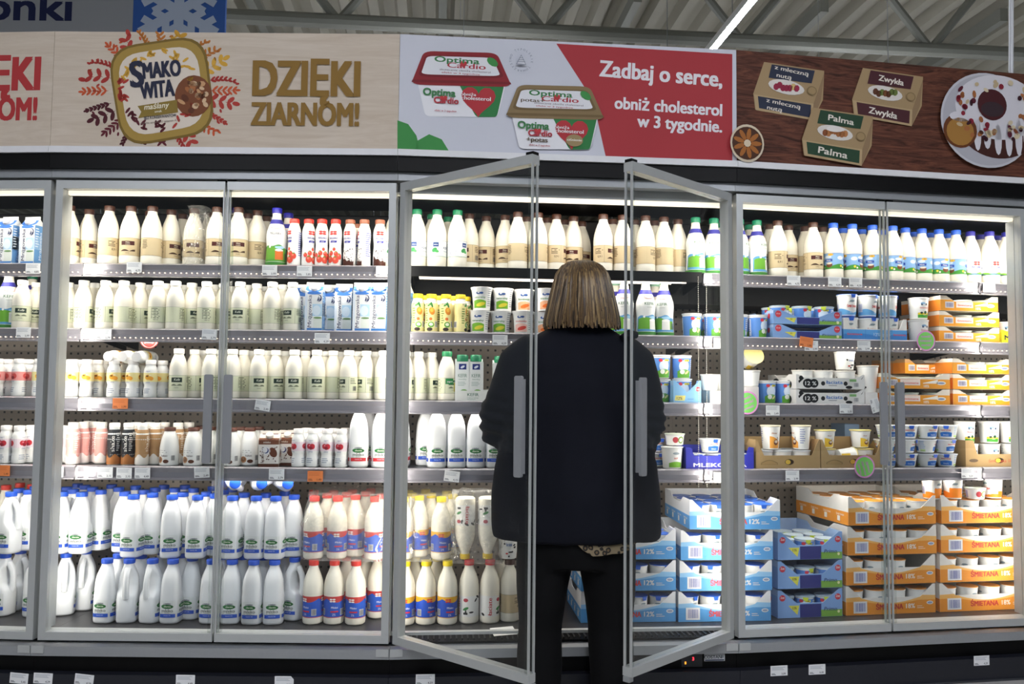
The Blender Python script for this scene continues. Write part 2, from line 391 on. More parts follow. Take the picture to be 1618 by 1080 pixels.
def door(parent, hu, sgn, wd, ang):
    """A glazed door hung at u = hu; sgn +1 opens from a left hinge, -1 from a right hinge; ang is the opening angle."""
    r = ob('door', None, parent); r.location = (hu, 0, 0); r.rotation_euler = (0, 0, -ang*sgn)
    def X(a, b): return (a, b) if sgn > 0 else (-b, -a)
    t = .036
    f = MB().mat(M_ALU2)
    f.box(*X(0, wd), 0, t, DZ1-.03, DZ1); f.box(*X(0, wd), 0, t, DZ0, DZ0+.028)
    f.box(*X(0, .026), 0.0, t, DZ0+.0281, DZ1-.0301)
    f.obj('door_frame', r, 0)
    e = MB().mat(M_ALU2).box(*X(wd-.006, wd-.001), .002, .010, DZ0+.0281, DZ1-.0301).box(*X(wd-.006, wd-.001), .026, .034, DZ0+.0281, DZ1-.0301)
    e.obj('glass_edge_profile', r, 0)
    MB().mat(clear('door_gasket', (.93, .95, .94), 1.4, .1)).box(*X(wd-.018, wd-.0062), .004, t-.004, DZ0+.03, DZ1-.032).obj('clear_gasket', r, 0)
    MB().mat(M_GLASS).box(*X(.0262, wd-.0181), .012, .017, DZ0+.0282, DZ1-.0302).obj('glass_pane', r, 0)
    a, b = X(wd-.046, wd-.016)
    h = MB().mat(M_HANDLE).rbox(a, b, -.024, -.014, .985, 1.298, .006); a, b = X(wd-.034, wd-.022)
    h.box(a, b, -.0141, .0039, .995, 1.288); h.obj('handle', r)
    MB().mat(M_BLACK).box(*X(wd-.03, wd), .004, t-.004, DZ1+.0001, DZ1+.010).obj('corner_cap', r, 0)
    if ang: MB().mat(M_ALU).box(*X(wd-.016, wd+.006), .006, t-.006, DZ0-.016, DZ0-.0001).obj('lower_pivot', r, 0)
    return r
CABLAB = ['refrigerated dairy cabinet cut off by the left picture edge', 'refrigerated cabinet full of white bottles behind two closed glass doors',
          'refrigerated cabinet with both glass doors swung open before the shopper', 'refrigerated cabinet of cups and orange trays behind two closed doors', 'refrigerated cabinet cut off by the right picture edge']
CABW = ['far left cabinet', 'left cabinet', 'open middle cabinet', 'right cabinet']
SHELF = {1: 'top shelf', 2: 'second shelf', 3: 'third shelf', 4: 'fourth shelf', 5: 'bottom deck'}
for m in range(5):
    r = empty('refrigerated_cabinet', FR[m]); tag(r, CABLAB[m], 'refrigerated cabinet')
    mbx(MB().mat(M_BLACK), m, -.03, .40, 2.034, 2.088).obj('top_fascia', r, 0)
    mbx(MB().mat(M_ALU), m, -.012, .03, 2.004, 2.0335).obj('header_rail', r, 0)
    mb = MB().mat(M_ALU2); mbx(mb, m, .05, .10, 1.9715, 2.0339); mb.mat(M_BLACK); mbx(mb, m, .101, .45, 1.99, 2.0339); mb.obj('header_lining', r, 0)
    mb = MB().mat(M_BLACK); mbx(mb, m, .50, .74, 1.63, 1.975); mb.obj('air_duct', r, 0)
    mbx(MB().mat(M_BACK), m, DB, DB+.02, .30, 1.63).obj('back_panel', r, 0)
    mbx(MB().mat(M_BLACK), m, .741, .78, .1, 2.03).obj('outer_shell', r, 0)
    mb = MB().mat(M_GRILL); mbx(mb, m, .135, DB-.001, .340, .3655); mb.obj('deck', r, 0)
    g = MB().mat(M_BLACK); mbx(g, m, .045, .134, .335, .352); n = 58; g.mat(M_GRILL)
    for i in range(n+1):
        u = .03+(W-.06)*i/n; g.box(u-.0025, u+.0025, .06, .125, .352, .358)
    mbx(g, m, .126, .134, .352, .362); g.obj('air_grille', r, 0)
    mbx(MB().mat(M_ALU2), m, .037, .06, .378, .388).obj('lower_sill', r, 0)
    mb = MB().mat(M_ALU); mbx(mb, m, -.02, .044, .312, .344); mb.obj('bottom_rail', r, 0)
    mbx(MB().mat(M_BLACK), m, .0, .10, .255, .3119).obj('kick_panel', r, 0)
    mb = MB().mat(M_NAVY); mbx(mb, m, -.035, .10, .175, .2549); mb.obj('bumper', r, 0)
    mb = MB().mat(pm('chrome_bumper_strip', '#d5d7db', .18, metal=.9)); mbx(mb, m, -.055, .1, .13, .1749); mb.obj('bumper_strip', r, 0)
    mbx(MB().mat(M_DARK), m, .02, .1, .0, .1299).obj('plinth', r, 0)
    # mullions with their vertical light strips
    for side in (0, 1):
        u0, u1 = (.0002+ul(m, .09), .022) if side == 0 else (W-.022, ur(m, .09)-.0002)
        MB().mat(M_ALU2).box(u0, u1, .05, .092, .389, 1.957).obj('mullion', r, 0)
    for side, u in ((0, .012), (1, W-.012)):
        area('mullion_light', r, (u+(.01 if side == 0 else -.01), .098, 1.17), (pi/2, 0, (-.5 if side == 0 else .5)), .016, 1.5, 2.1)
    area('canopy_light', r, (W/2, .115, 1.985), (radians(28), 0, 0), W-.06, .03, 3.4)
    MB().mat(emit('lit_lining_strip', '#fff3df', 1.1)).box(.024, W-.024, .05, .074, 1.957, 1.9712).obj('lit_lining_strip', r, 0)  # glow put in for the brightly lit edge of the header lining
    # shelves
    for s in (1, 2, 3, 4):
        z = ZS[s]; sh = MB().mat(M_DARK); bare = (m == 2 and s == 1)
        lo, ro = ((0, .016), (.017, .004), (.005, -.050), (-.049, -.066), (-.065, 0))[m]
        mbx(sh, m, DF+.004, .60, z-.014, z, lo, ro); so = sh.obj('shelf', r, 0)
        a = ul(m, DF)+lo+.001; b = ur(m, DF)+ro-.001
        if bare:
            MB().mat(M_BLACK).box(a, b, DF-.004, DF+.0039, z-.036, z+.004).obj('shelf_edge', so, 0)
            t = MB().mat(emit('shelf_tube', '#ffeedd', 3., False)).box(a+.06, b-.06, DF+.012, DF+.018, z-.040, z-.0355).box(a+.06, b-.1, DF+.085, DF+.091, z-.035, z-.030)
            t.obj('led_tube', so, 0)
        else:
            q = MB().mat(M_RAIL); pr = [(DF-.012, z-.003), (DF-.004, z+.002), (DF+.0035, z+.002), (DF+.0035, z-.050), (DF-.016, z-.050), (DF-.016, z-.046), (DF-.004, z-.040), (DF-.003, z-.022)]
            k = len(pr); q.add([(a, y, zz) for y, zz in pr]+[(b, y, zz) for y, zz in pr], [(i, (i+1) % k, (i+1) % k+k, i+k) for i in range(k)]+[tuple(range(k-1, -1, -1)), tuple(range(k, 2*k))])
            q.obj('price_rail', so, 0)
            MB().mat(clear('price_rail_cover', (.97, .97, .98), 1.4, .05)).box(a, b, DF-.0165, DF-.0155, z-.0459, z-.004).obj('clear_cover', so, 0)
            if s < 3:
                l = MB().mat(M_LED); n = 58
                for i in range(n):
                    u = a+.02+(b-a-.04)*i/(n-1); l.lathe([(.0001, .001), (.0022, .002), (.0027, .003), (.0022, .0042), (.0001, .005)], 6, (u, DF-.0075), z-.037, False)
                l.obj('led_diodes', so)
        for u in (a+.035, b-.035): MB().mat(M_DARK).prism([(0, 0), (.36, 0), (.36, -.05), (.33, -.05)], -.002, .002).obj('bracket', so, 0).matrix_basis = Matrix.Translation((u, .235, z-.0145)) @ Matrix.Rotation(pi/2, 4, 'Z')
        area('shelf_light', so, ((a+b)/2, DF+.02, z-.042), (radians(25), 0, 0), b-a-.08, .012, (1.6, 1.4, 1.3, 2.0)[s-1])
    # doors
    wd = W/2-.012
    if m == 0: door(r, W-.008, -1, wd, 0)
    elif m == 1: door(r, .010, 1, wd, 0); door(r, W-.006, -1, wd, 0)
    elif m == 2: door(r, .008, 1, wd, .7894); door(r, W-.008, -1, wd, .6942)
    elif m == 3: door(r, .010, 1, wd, 0); door(r, W-.006, -1, wd, 0)
    else: door(r, .010, 1, wd, 0)
    # hinge plates on the lower rail
    for u in ((0.0, W) if m in (1, 2, 3) else ((W,) if m == 0 else (0.,))):
        u0, u1 = (.001+ul(m, 0), .045) if u == 0 else (W-.045, ur(m, 0)-.001)
        MB().mat(M_ALU2).box(u0, u1, -.024, -.0201, .322, .348).obj('hinge_plate', r, 0)
    if m == 4: MB().mat(M_BLACK).box(W+.001, W+.03, .0, .78, .1, 2.08).obj('end_panel', r, 0)
    if m == 2:      # maker's plate and temperature display on the kick panel
        b = MB().mat(M_DARK).box(1.045, 1.122, -.004, -.0001, .262, .306).obj('display_housing', r, 0)
        g = G(); g.rect(1.128, .282, 1.205, .308, '#c9ccd0').up().text('COSTAN', 1.160, .291, .012, '#20242c', bold=.03).rect(1.131, .2835, 1.202, .2875, '#2a3352').disc(1.196, .297, .005, '#8f959c')
        flat(g, None, -.006).obj('maker_plate', r, 0)
        d = MB().mat(emit('display_digits', '#ff3040', 4., False)); g = G().text('3', 1.088, .285, .012, '#ff2020', bold=.02)
        g.into(d, lambda x, y, l: (x, -.0046, y)); d.obj('temperature_digit', b, 0)
        d = MB().mat(emit('display_lamp', '#ff9a30', 2., False)).box(1.057, 1.062, -.005, -.0041, .272, .281); d.obj('indicator', b, 0)

# ================================================================ PRODUCTS: one prototype of each kind
def cap_mesh(r, h, z, col, ribs=True, n=20):
    mb = MB().mat(pm('cap_'+col.lstrip('#'), col, .4, var=.02))
    return mb.lathe([(r*.96, z), (r, z+.001), (r, z+h-.003), (r*.93, z+h-.0006), (r*.6, z+h)], n).mesh('cap')
def plate(z0, z1, R, a0, a1):          # helper: width in metres of an angular span
    return a0*R, a1*R
KIND = {}
def kind(name, fn): KIND[name] = fn
PROTO = {}
def proto(name):
    if name not in PROTO: PROTO[name] = KIND[name]()
    return PROTO[name]

def bottle(obj_name, prof, capr, caph, capz, capcol, g, R0, body=None, cat='bottle', n=24, th0=0.):
    return dict(name=obj_name, body=MB().mat(body or M_MILK).lathe(prof, n).mesh(obj_name), parts=[('cap', cap_mesh(capr, caph, capz, capcol)), ('label', wrap(g, prof, R0, th0=th0).mesh('label', 0))],
                cat=cat, h=capz+caph, r=max(p[0] for p in prof))
PB = [(.034, 0), (.0405, .005), (.0415, .012), (.0415, .030), (.0412, .032), (.0412, .108), (.0415, .112), (.0415, .124), (.0405, .138), (.0375, .155), (.0315, .175), (.0245, .193), (.0195, .204), (.0185, .210), (.0185, .213)]; PB = [(r*0.935, z) for r, z in PB]
def g_beige(base, ink, plaque, full=True):
    g = G(); c = .261
    g.rect(-c/2, .036, c/2, .105, base).up().rect(-c/2, .036, c/2, .0367, ink).rect(-c/2, .1043, c/2, .105, ink)
    for x in (-.043, .043): g.rect(x-.0003, .036, x+.0003, .105, ink)
    g.rect(-.027, .076, .027, .092, plaque).up().text('Mleko', 0, .0845, .0052, '#efe5cf', sk=.25, bold=.02).text('wiejskie', 0, .0782, .0045, '#efe5cf')
    g.wave(-.03, .03, .052, lambda t: .0525+.007*abs(sin(t*5)), ink).text('świeże', 0, .044, .004, ink)
    g.barcode(.055, .043, .024, .022).lines(.055, .094, .026, 4, .006, ink).lines(.093, .094, .024, 6, .006, ink).text('0,9 l', -.062, .056, .0085, ink, bold=.02).lines(-.085, .09, .04, 4, .006, ink)
    return g
kind('brown', lambda: bottle('milk_bottle', PB, .0195, .021, .2131, '#4a2c20', g_beige('#d8c49c', '#4d3523', '#4b1d18'), .0415))
def g_green():
    g = G(); c = .261; g.rect(-c/2, .045, c/2, .107, '#f3f5f2').up().rect(-c/2, .045, c/2, .0462, '#3b8c67').rect(-c/2, .106, c/2, .107, '#4c6c93')
    g.disc(-.03, .07, .012, '#3d9a52', .008, rot=.5).disc(-.022, .066, .011, '#57b361', .006, rot=-.3).rect(-.036, .083, -.012, .1, '#2c4a86').up().text('ekstra', -.024, .089, .005, '#ffffff', bold=.02)
    g.text('KEFIR', .026, .075, .010, '#3a4f7d', bold=.02).text('naturalny', .026, .064, .006, '#5c6b8f').lines(.05, .095, .05, 8, .006, '#7c84a0').lines(-.11, .095, .05, 8, .006, '#7c84a0'); return g
kind('greencap', lambda: bottle('kefir_bottle', PB, .0195, .021, .2131, '#14794f', g_green(), .0415))
def g_land(cap):
    def f():
        g = G(); c = .261; z0, z1 = .040, .105; g.rect(-c/2, z0, c/2, z1, '#8fb9e6').up()
        for k in range(3):
            x = -.087+.087*k
            g.disc(x-.02, .085, .014, '#e8f1fa', .008).disc(x+.012, .09, .016, '#dfeaf7', .006)
        g.wave(-c/2, c/2, z0, lambda t: .056+.004*sin(t*19), '#4b9a3c', 40).up()
        for k in range(3):
            x = -.087+.087*k
            g.disc(x-.018, .052, .005, '#f2d94a').disc(x-.008, .047, .004, '#f4f0e0').rect(x-.004, .071, x+.032, .081, '#2f4fa8').up().text('Mleko', x+.014, .073, .006, '#ffffff', sk=.2, bold=.02)
            g.disc(x+.018, .057, .014, '#7c4a30', .011).up().disc(x+.018, .063, .0125, '#f1e4cf', .004).disc(x+.024, .099, .012, '#e8b63a', .005).text('2%', x+.024, .0975, .004, '#5a3410', bold=.03)
        g.rect(-c/2, z1-.001, c/2, z1, '#5877c4'); return g
    return f
kind('bluecap', lambda: bottle('milk_bottle', PB, .0195, .021, .2131, '#2f64d8', g_land(0)(), .0415))
def g_orn():
    g = G(); c = .261; g.rect(-c/2, .042, c/2, .105, '#f4f5f6').up()
    for k in range(3):
        x = -.087+.087*k
        for sx in (-1, 1):
            for sy in (-1, 1): g.disc(x+sx*.008, .091+sy*.0045, .0085, '#d8403a', .0042)
        g.rect(x-.0007, .082, x+.0007, .1, '#f6dcd8', 1); g.up().text('MAŚLANKA', x, .070, .0095, '#3a3f9e', bold=.03, w=.048).text('naturalna', x, .063, .004, '#3a3f9e')
    g.wave(-c/2, c/2, .042, lambda t: .050+.003*sin(t*25), '#7fb93f', 40).wave(-c/2, c/2, .042, lambda t: .046+.002*sin(t*31), '#4e93cf', 40); return g
kind('navycap', lambda: bottle('buttermilk_bottle', PB, .0195, .021, .2131, '#33309a', g_orn(), .0415))

# tall sleeved bottle with a narrow neck
PT = [(.036, 0), (.0425, .005), (.0425, .02), (.041, .05), (.0395, .09), (.042, .125), (.0425, .135), (.040, .155), (.034, .178), (.026, .198), (.021, .212), (.0185, .228), (.018, .238)]
KT = .885; PT = [(r*.915, z*KT) for r, z in PT]
def g_tall(word, capc, ground):
    def f():
        g = G(); c = .267; g.rect(-c/2, .004, c/2, .165, '#f3f4f2').up()
        for q in range(24):
            t0 = -c/2+c*q/24
            g.rect(t0, .188, t0+c/24, .209, '#3b3a94', 2)
        for k in range(2):
            x = -.066+.133*k
            g.wave(x-.06, x+.06, .02, lambda t: .092-.01*(2*t-1)**2+.004*sin(t*12), ground, 20)
            g.up().wave(x-.055, x+.055, .03, lambda t: .075+.008*sin(t*5), '#6cab35', 20).disc(x-.025, .085, .005, '#ffffff').disc(x+.02, .083, .022, '#a8d3ee', .007).up()
            g.rect(x+.0, .028, x+.036, .07, '#e9e9e4' if word == 'KEFIR' else '#d9712d').disc(x+.018, .07, .019, '#fbfaf4', .006).text(word, x, .138, .013, '#2c6a3c' if word == 'KEFIR' else '#55585c', bold=.01, w=.046).text('naturalny' if word == 'KEFIR' else 'naturalna', x, .126, .005, '#8a9a8e')
            g.disc(x, .174, .027, '#c9343a', .0085).up().disc(x, .174, .025, '#f6f6f4', .0068).text('świeże mleko', x, .1725, .004, '#3b3a94', bold=.02)
            g.barcode(x+.042, .03, .02, .03)
        g.rect(-c/2, .004, c/2, .018, '#4a9140'); return g
    return f
def scaled(g): g.it = [([(x, y*KT) for x, y in v], f, c, l) for v, f, c, l in g.it]; return g
def tallb(word, cap, ground): return lambda: bottle('kefir_bottle' if word == 'KEFIR' else 'buttermilk_bottle', PT, .0195, .0215, .2381*KT, cap, scaled(g_tall(word, cap, ground)()), .0425, th0=pi/2)
kind('tall_kefir', tallb('KEFIR', '#157d58', '#5f9fd0')); kind('tall_kefir_pale', tallb('KEFIR', '#a9dcbc', '#5f9fd0')); kind('tall_butter', tallb('MAŚLANKA', '#23209c', '#58a03c'))

# waisted flavoured buttermilk
PF = [(.022, 0), (.0262, .004), (.0268, .012), (.0262, .05), (.0238, .085), (.0262, .115), (.0268, .13), (.0255, .145), (.0215, .158), (.0185, .166), (.018, .171)]; PF = [(r*0.95, z) for r, z in PF]
def g_flav(berry):
    def f():
        g = G(); c = .168; g.rect(-c/2, .004, c/2, .150, '#f6f4f1').up()
        for sx in (-1, 1):
            for sy in (-1, 1): g.disc(sx*.0075, .132+sy*.0042, .008, '#d8433e', .004)
        g.up().text('MAŚLANKA', 0, .108, .0075, '#4a4a96', bold=.03, w=.036).rect(-.014, .094, .014, .102, '#4747a8', sk=.003).up().text('smak', 0, .096, .0045, '#ffffff')
        rr = random.Random(5)
        if berry:
            for x, y, r in ((-.012, .028, .0125), (.011, .026, .013), (-.008, .052, .009), (.013, .05, .009), (.005, .068, .006), (.026, .04, .011), (-.026, .045, .008)): g.disc(x, y, r, '#e0503c', r*1.1).up().disc(x-.003, y+.004, r*.35, '#f28a70').disc(x, y+r, r*.5, '#6d9a3d', r*.22)
        else:
            g.wave(-.03, .03, .006, lambda t: .022+.02*(1-t)**2+.003*sin(t*20), '#4c2416', 24).up()
            for k in range(22): g.disc(rr.uniform(-.026, .026), rr.uniform(.02, .078), rr.uniform(.0018, .0042), '#3a1c12', rr.uniform(.001, .0024), 7, rr.uniform(0, 3))
        g.lines(.045, .13, .03, 12, .008, '#6d74b8').lines(-.075, .13, .03, 12, .008, '#6d74b8'); return g
    return f
kind('flav_red', lambda: bottle('flavoured_buttermilk_bottle', PF, .0192, .017, .1711, '#e63a2b', g_flav(True)(), .0268))
kind('flav_brown', lambda: bottle('flavoured_buttermilk_bottle', PF, .0192, .017, .1711, '#a8654a', g_flav(False)(), .0268))

# small white bottle with a pale green label
PS = [(.031, 0), (.0355, .004), (.0362, .010), (.0362, .104), (.0355, .116), (.032, .134), (.026, .152), (.0205, .163), (.0188, .168), (.0186, .171)]; PS = [(r*0.94, z) for r, z in PS]
def g_pale(plq):
    g = G(); c = .2274; b, ink = '#dfe2c4', '#49513e'
    g.rect(-c/2, .028, c/2, .088, b).up().rect(-c/2, .0874, c/2, .088, ink).rect(-c/2, .028, c/2, .0286, ink)
    for x in (-.036, .036): g.rect(x-.0004, .028, x+.0004, .088, ink)
    g.rect(-.0215, .061, .0215, .079, plq).up().text('Kefir', .002, .067, .009, '#eef0dd', sk=.2, bold=.02).wave(-.022, .022, .048, lambda t: .0485+.006*abs(sin(t*6)), '#7a8168').text('świeży', 0, .039, .004, ink)
    g.barcode(.052, .034, .019, .02).lines(.042, .08, .03, 4, .006, ink).lines(-.085, .08, .035, 7, .006, ink).text('400 ml', -.066, .036, .005, ink); return g
kind('small', lambda: bottle('yoghurt_bottle', PS, .0198, .020, .1711, '#f4f3ee', g_pale('#24372c'), .0362))
kind('small_greencap', lambda: bottle('yoghurt_bottle', PS, .0198, .020, .1711, '#1d7a4c', (lambda g: g.up().rect(-.034, .064, .0, .086, '#2f8a4a').rect(.004, .035, .034, .07, '#e7d64d').up().text('jogurt', -.016, .071, .007, '#fff', bold=.02))(g_pale('#2b5a3a')), .0362))
# 200 ml fruit drinks
PD = [(.021, 0), (.0255, .003), (.0262, .010), (.0255, .032), (.0232, .044), (.0232, .05), (.0265, .060), (.0265, .1), (.0245, .112), (.0205, .120), (.0188, .124), (.0186, .128)]; PD = [(r*0.96, z) for r, z in PD]
def g_fruit(top, fruit, kindf):
    g = G(); c = .1665; g.rect(-c/2, .054, c/2, .108, '#f7f5f2').rect(-c/2, .005, c/2, .040, '#f3f3f2').up()
    g.rect(-c/2, .062, c/2, .096, top).up()
    for x in (-.055, .0, .055):
        if kindf == 'y': g.disc(x, .079, .012, fruit, .010).disc(x+.012, .074, .009, '#f2a53a', .0075).up().disc(x-.003, .083, .005, '#6c4a1e', .003).disc(x+.008, .086, .005, '#f6e8b8', .003)
        else: g.disc(x-.007, .08, .0095, fruit, .010).disc(x+.006, .079, .0105, fruit, .011).up().disc(x+.001, .073, .007, '#8f1f2e', .006).disc(x-.005, .083, .003, '#e58a95')
        g.text('jogurt', x, .1, .005, '#5b5f9c').text('pitny', x, .057, .006, '#6d7aa6').lines(x-.018, .032, .03, 3, .007, '#9aa3b5')
    g.up().barcode(.028, .009, .014, .024, bg='#ffffff'); return g
for nm, t_, f_, k_ in (('drink_yellow', '#f0e2a0', '#e8a52c', 'y'), ('drink_pink', '#ee9c98', '#d9544f', 'r'), ('drink_berry', '#ecdbe2', '#c32f3c', 'r')):
    kind(nm, lambda t_=t_, f_=f_, k_=k_: bottle('yoghurt_drink_bottle', PD, .0198, .018, .1281, '#f6f3f0', g_fruit(t_, f_, k_), .0265, M_WHITE))
# tall shakes
PK = [(.0225, 0), (.0258, .004), (.0262, .01), (.0252, .04), (.0232, .055), (.0252, .075), (.0265, .1), (.0245, .12), (.0205, .133), (.019, .139), (.0186, .143)]; PK = [(r*0.96, z) for r, z in PK]
def g_shake(bg, ink, low):
    g = G(); c = .1665; g.rect(-c/2, .004, c/2, .136, bg).up().wave(-c/2, c/2, .004, lambda t: .036+.007*sin(t*25), low, 40).up()
    for x in (-.042, .042): g.text('shake', x+.008, .052, .016, ink, al='l', bold=.02, rot=pi/2, w=.060).lines(x+.016, .12, .014, 9, .008, ink)
    g.lines(-.01, .124, .02, 4, .006, ink); return g
for nm, a_ in (('shake_pink', ('#e9a8a0', '#fff4f0', '#f7ece8')), ('shake_black', ('#26262a', '#f2efe8', '#b0713c')), ('shake_tan', ('#b18a5f', '#f1e6d6', '#e7e2da'))):
    kind(nm, lambda a_=a_: bottle('milk_shake_bottle', PK, .0195, .018, .1431, '#f7f4ef', g_shake(*a_), .0265, M_WHITE, th0=pi/2))
# squat white chocolate-milk bottle
PC = [(.034, 0), (.0375, .004), (.038, .012), (.038, .05), (.037, .07), (.033, .095), (.027, .115), (.0215, .128), (.019, .132)]; PC = [(r*0.94, z) for r, z in PC]
def g_choc():
    g = G(); c = .2388
    for x in (-.06, .06):
        g.disc(x-.014, .024, .014, '#b98a62', .0125).disc(x+.014, .018, .012, '#5b3420', .007).up().disc(x-.014, .025, .0095, '#6d4228', .008).disc(x-.014, .026, .006, '#d9b48c', .005)
        g.lines(x-.02, .058, .045, 2, .007, '#9d9c9c', .0018).text('kakao', x+.008, .036, .008, '#4d3a30', bold=.02).barcode(x+.034, .02, .016, .022)
    return g
kind('choc', lambda: bottle('chocolate_milk_bottle', PC, .0215, .014, .1321, '#5a3122', g_choc(), .038, M_WHITE, th0=pi/2))
# yellow tropical drink
PY = [(.0225, 0), (.0262, .004), (.0262, .02), (.0245, .045), (.0232, .06), (.0255, .08), (.026, .1), (.0235, .118), (.0195, .127), (.019, .132)]; PY = [(r*0.96, z) for r, z in PY]
def g_trop():
    g = G(); c = .163; g.rect(-c/2, .004, c/2, .122, '#f3e7a2').up()
    for x in (-.04, .04):
        g.disc(x+.009, .082, .012, '#e9922e', .015, rot=.4).disc(x+.0, .108, .012, '#3d8f3a', .004, rot=.6).disc(x+.008, .107, .012, '#2f7a34', .004, rot=1.9).rect(x-.018, .106, x+.002, .113, '#262a20').disc(x+.006, .03, .013, '#5da33a', .011).disc(x+.0, .012, .012, '#3a3028', .007).up()
        g.disc(x+.009, .086, .007, '#f6c04a', .008).text('AFC', x-.008, .107, .005, '#f6f3da', bold=.03).disc(x+.006, .031, .008, '#eef4d8', .006).disc(x+.004, .052, .007, '#d9702c', .006).lines(x-.022, .09, .015, 7, .009, '#6a8a3a')
        g.barcode(x+.022, .02, .018, .024, bg='#ffffff')
    return g
kind('tropical', lambda: bottle('fruit_drink_bottle', PY, .0198, .018, .1321, '#f2d31f', g_trop(), .026, M_WHITE, th0=pi/2))
# PET milk with a wavy label
def g_wavy(edge, blue):
    g = G(); c = .258; g.rect(-c/2, .028, c/2, .098, blue).up()
    g.wave(-c/2, c/2, .107, lambda t: .098-.014*abs(sin(t*3*pi))-.0, edge, 60).rect(-c/2, .028, c/2, .0305, edge).up().rect(-c/2, .1062, c/2, .1075, '#f4f1ea')
    for k in range(3):
        x = -.086+.086*k
        for sx in (-1, 1):
            for sy in (-1, 1): g.disc(x-.018+sx*.006, .092+sy*.0038, .006, '#f5ece8' if edge[1] == 'c' else '#d8403a', .003)
        g.up().rect(x-.026, .048, x+.006, .053, '#d8353a').text('Mleko', x-.01, .062, .008, '#e9eefc', bold=.02).barcode(x+.014, .036, .02, .024, bg='#eef0f4').text('2%', x-.012, .036, .008, '#eef1f8')
    return g
PW = [(.033, 0), (.0395, .005), (.041, .014), (.041, .022), (.0405, .026), (.0405, .11), (.041, .114), (.041, .124), (.0405, .14), (.0375, .160), (.031, .180), (.0235, .196), (.0185, .208), (.0178, .216)]; PW = [(r*0.94, z) for r, z in PW]
kind('wavy_red', lambda: bottle('milk_bottle', PW, .0192, .020, .2161, '#e23a30', g_wavy('#c8403c', '#2a5cc8'), .041))
kind('wavy_yellow', lambda: bottle('milk_bottle', PW, .0192, .020, .2161, '#ecd21f', g_wavy('#e5ae2a', '#2653c4'), .041))
def g_cow():
    g = G(); c = .258; g.rect(-c/2, .028, c/2, .105, '#f1f0ec').up(); rr = random.Random(2)
    for k in range(9): g.disc(rr.uniform(-.12, .12), rr.choice([.035, .045, .09, .1]), rr.uniform(.006, .013), '#1f2022', rr.uniform(.003, .005), 9, rr.uniform(0, 3))
    g.up()
    for x in (-.06, .06): g.text('łaciate', x-.012, .032, .017, '#c8242c', al='l', bold=.03, rot=pi/2, w=.066).disc(x+.018, .058, .013, '#3f8a4a', .005, rot=.4).disc(x+.018, .09, .01, '#b33a4a', .007).rect(x+.008, .036, x+.026, .044, '#2a2a2c')
    return g
kind('cow', lambda: bottle('milk_bottle', PW, .0192, .020, .2161, '#c9303a', g_cow(), .041, th0=pi/2))
kind('cow_yellow', lambda: bottle('milk_bottle', PW, .0192, .020, .2161, '#ecc81f', g_cow(), .041, th0=pi/2))

# 2-litre jug with a hollow handle
def jug(capcol, band):
    sq = lambda t, rx, ry, e=3.2: (rx*math.copysign(abs(cos(t))**(2/e), cos(t)), ry*math.copysign(abs(sin(t))**(2/e), sin(t)))
    RJ = .0379; n = 28; rings = []
    prof = [(0, .034), (.003, .0395), (.010, .042), (.095, .042), (.105, .0415), (.120, .0405), (.14, .0395), (.16, .0375), (.178, .033), (.194, .0265), (.206, .021), (.213, .0188), (.217, .0188)]
    for z, r in prof:
        ring = []; r *= RJ/.042
        for k in range(n):
            t = 2*pi*k/n; x, y = sq(t, r, r)
            if .104 < z < .198:        # hollow under the handle on the -y side
                w = max(0., -y/r)**.8; dep = min(1, (z-.1)/.022)*min(1, (.2-z)/.02)
                y += .027*w*dep*(r/RJ); x *= (1-.0*w)
            ring.append((x, y, z))
        rings.append(ring)
    mb = MB().mat(M_HDPE).loft(rings)
    body = mb.mesh('milk_jug', 50)
    hp = [(0, -.037, .094), (0, -.041, .108), (0, -.0415, .13), (0, -.0405, .152), (0, -.036, .172), (0, -.027, .188), (0, -.019, .199)]
    hp = [(0, y*.9, z) for _, y, z in hp]
    h = MB().mat(M_HDPE).tube(hp, [.0125, .0118, .0112, .0112, .0112, .0115, .012], 10).mesh('handle')
    g = G()
    for th in (pi/2, -pi/2, pi):
        c0 = th*RJ
        w = .0262
        g.rect(c0-w, .0255, c0+w, .0385, band).rect(c0-w, .040, c0+w, .088, '#e6e9e8').up()
        g.text('mleko', c0, .0455, .0118, '#2c3a33', bold=.02, w=.038).disc(c0, .0655, .0205, '#24692f', .0080).disc(c0-.012, .0665, .009, '#2f7d3f', .0065).lines(c0-.02, .0418, .04, 1, .004, '#7b8a80').text('świeże 2%', c0, .0312, .004, '#dfe8fb', bold=.01).up().text('dania', c0, .0635, .0062, '#eaf4dc', bold=.04, w=.024)
        g.wave(c0-.014, c0+.014, .0735, lambda t: .0745+.0045*sin(pi*t)+.001*sin(t*25), '#8d8f98').rect(c0-.013, .0778, c0+.013, .0786, '#8d8f98')
    fl = lambda x, y, l: None
    sqe = 4.2
    def fn(x, y, l):
        t = x/RJ; rr = RJ/(abs(sin(t))**3.2+abs(cos(t))**3.2)**(1/3.2)+.0006+.0003*l
        return (rr*sin(t), -rr*cos(t), y)
    lab = g.into(MB().mat(M_PRINT), fn).mesh('label', 0)
    return dict(name='milk_jug', body=body, parts=[('handle', h), ('cap', cap_mesh(.021, .018, .2171, capcol)), ('label', lab)], cat='jug', h=.235, r=.0373)
kind('jug_blue', lambda: jug('#1f52c8', '#2c58c4')); kind('jug_red', lambda: jug('#e2382e', '#c93238'))

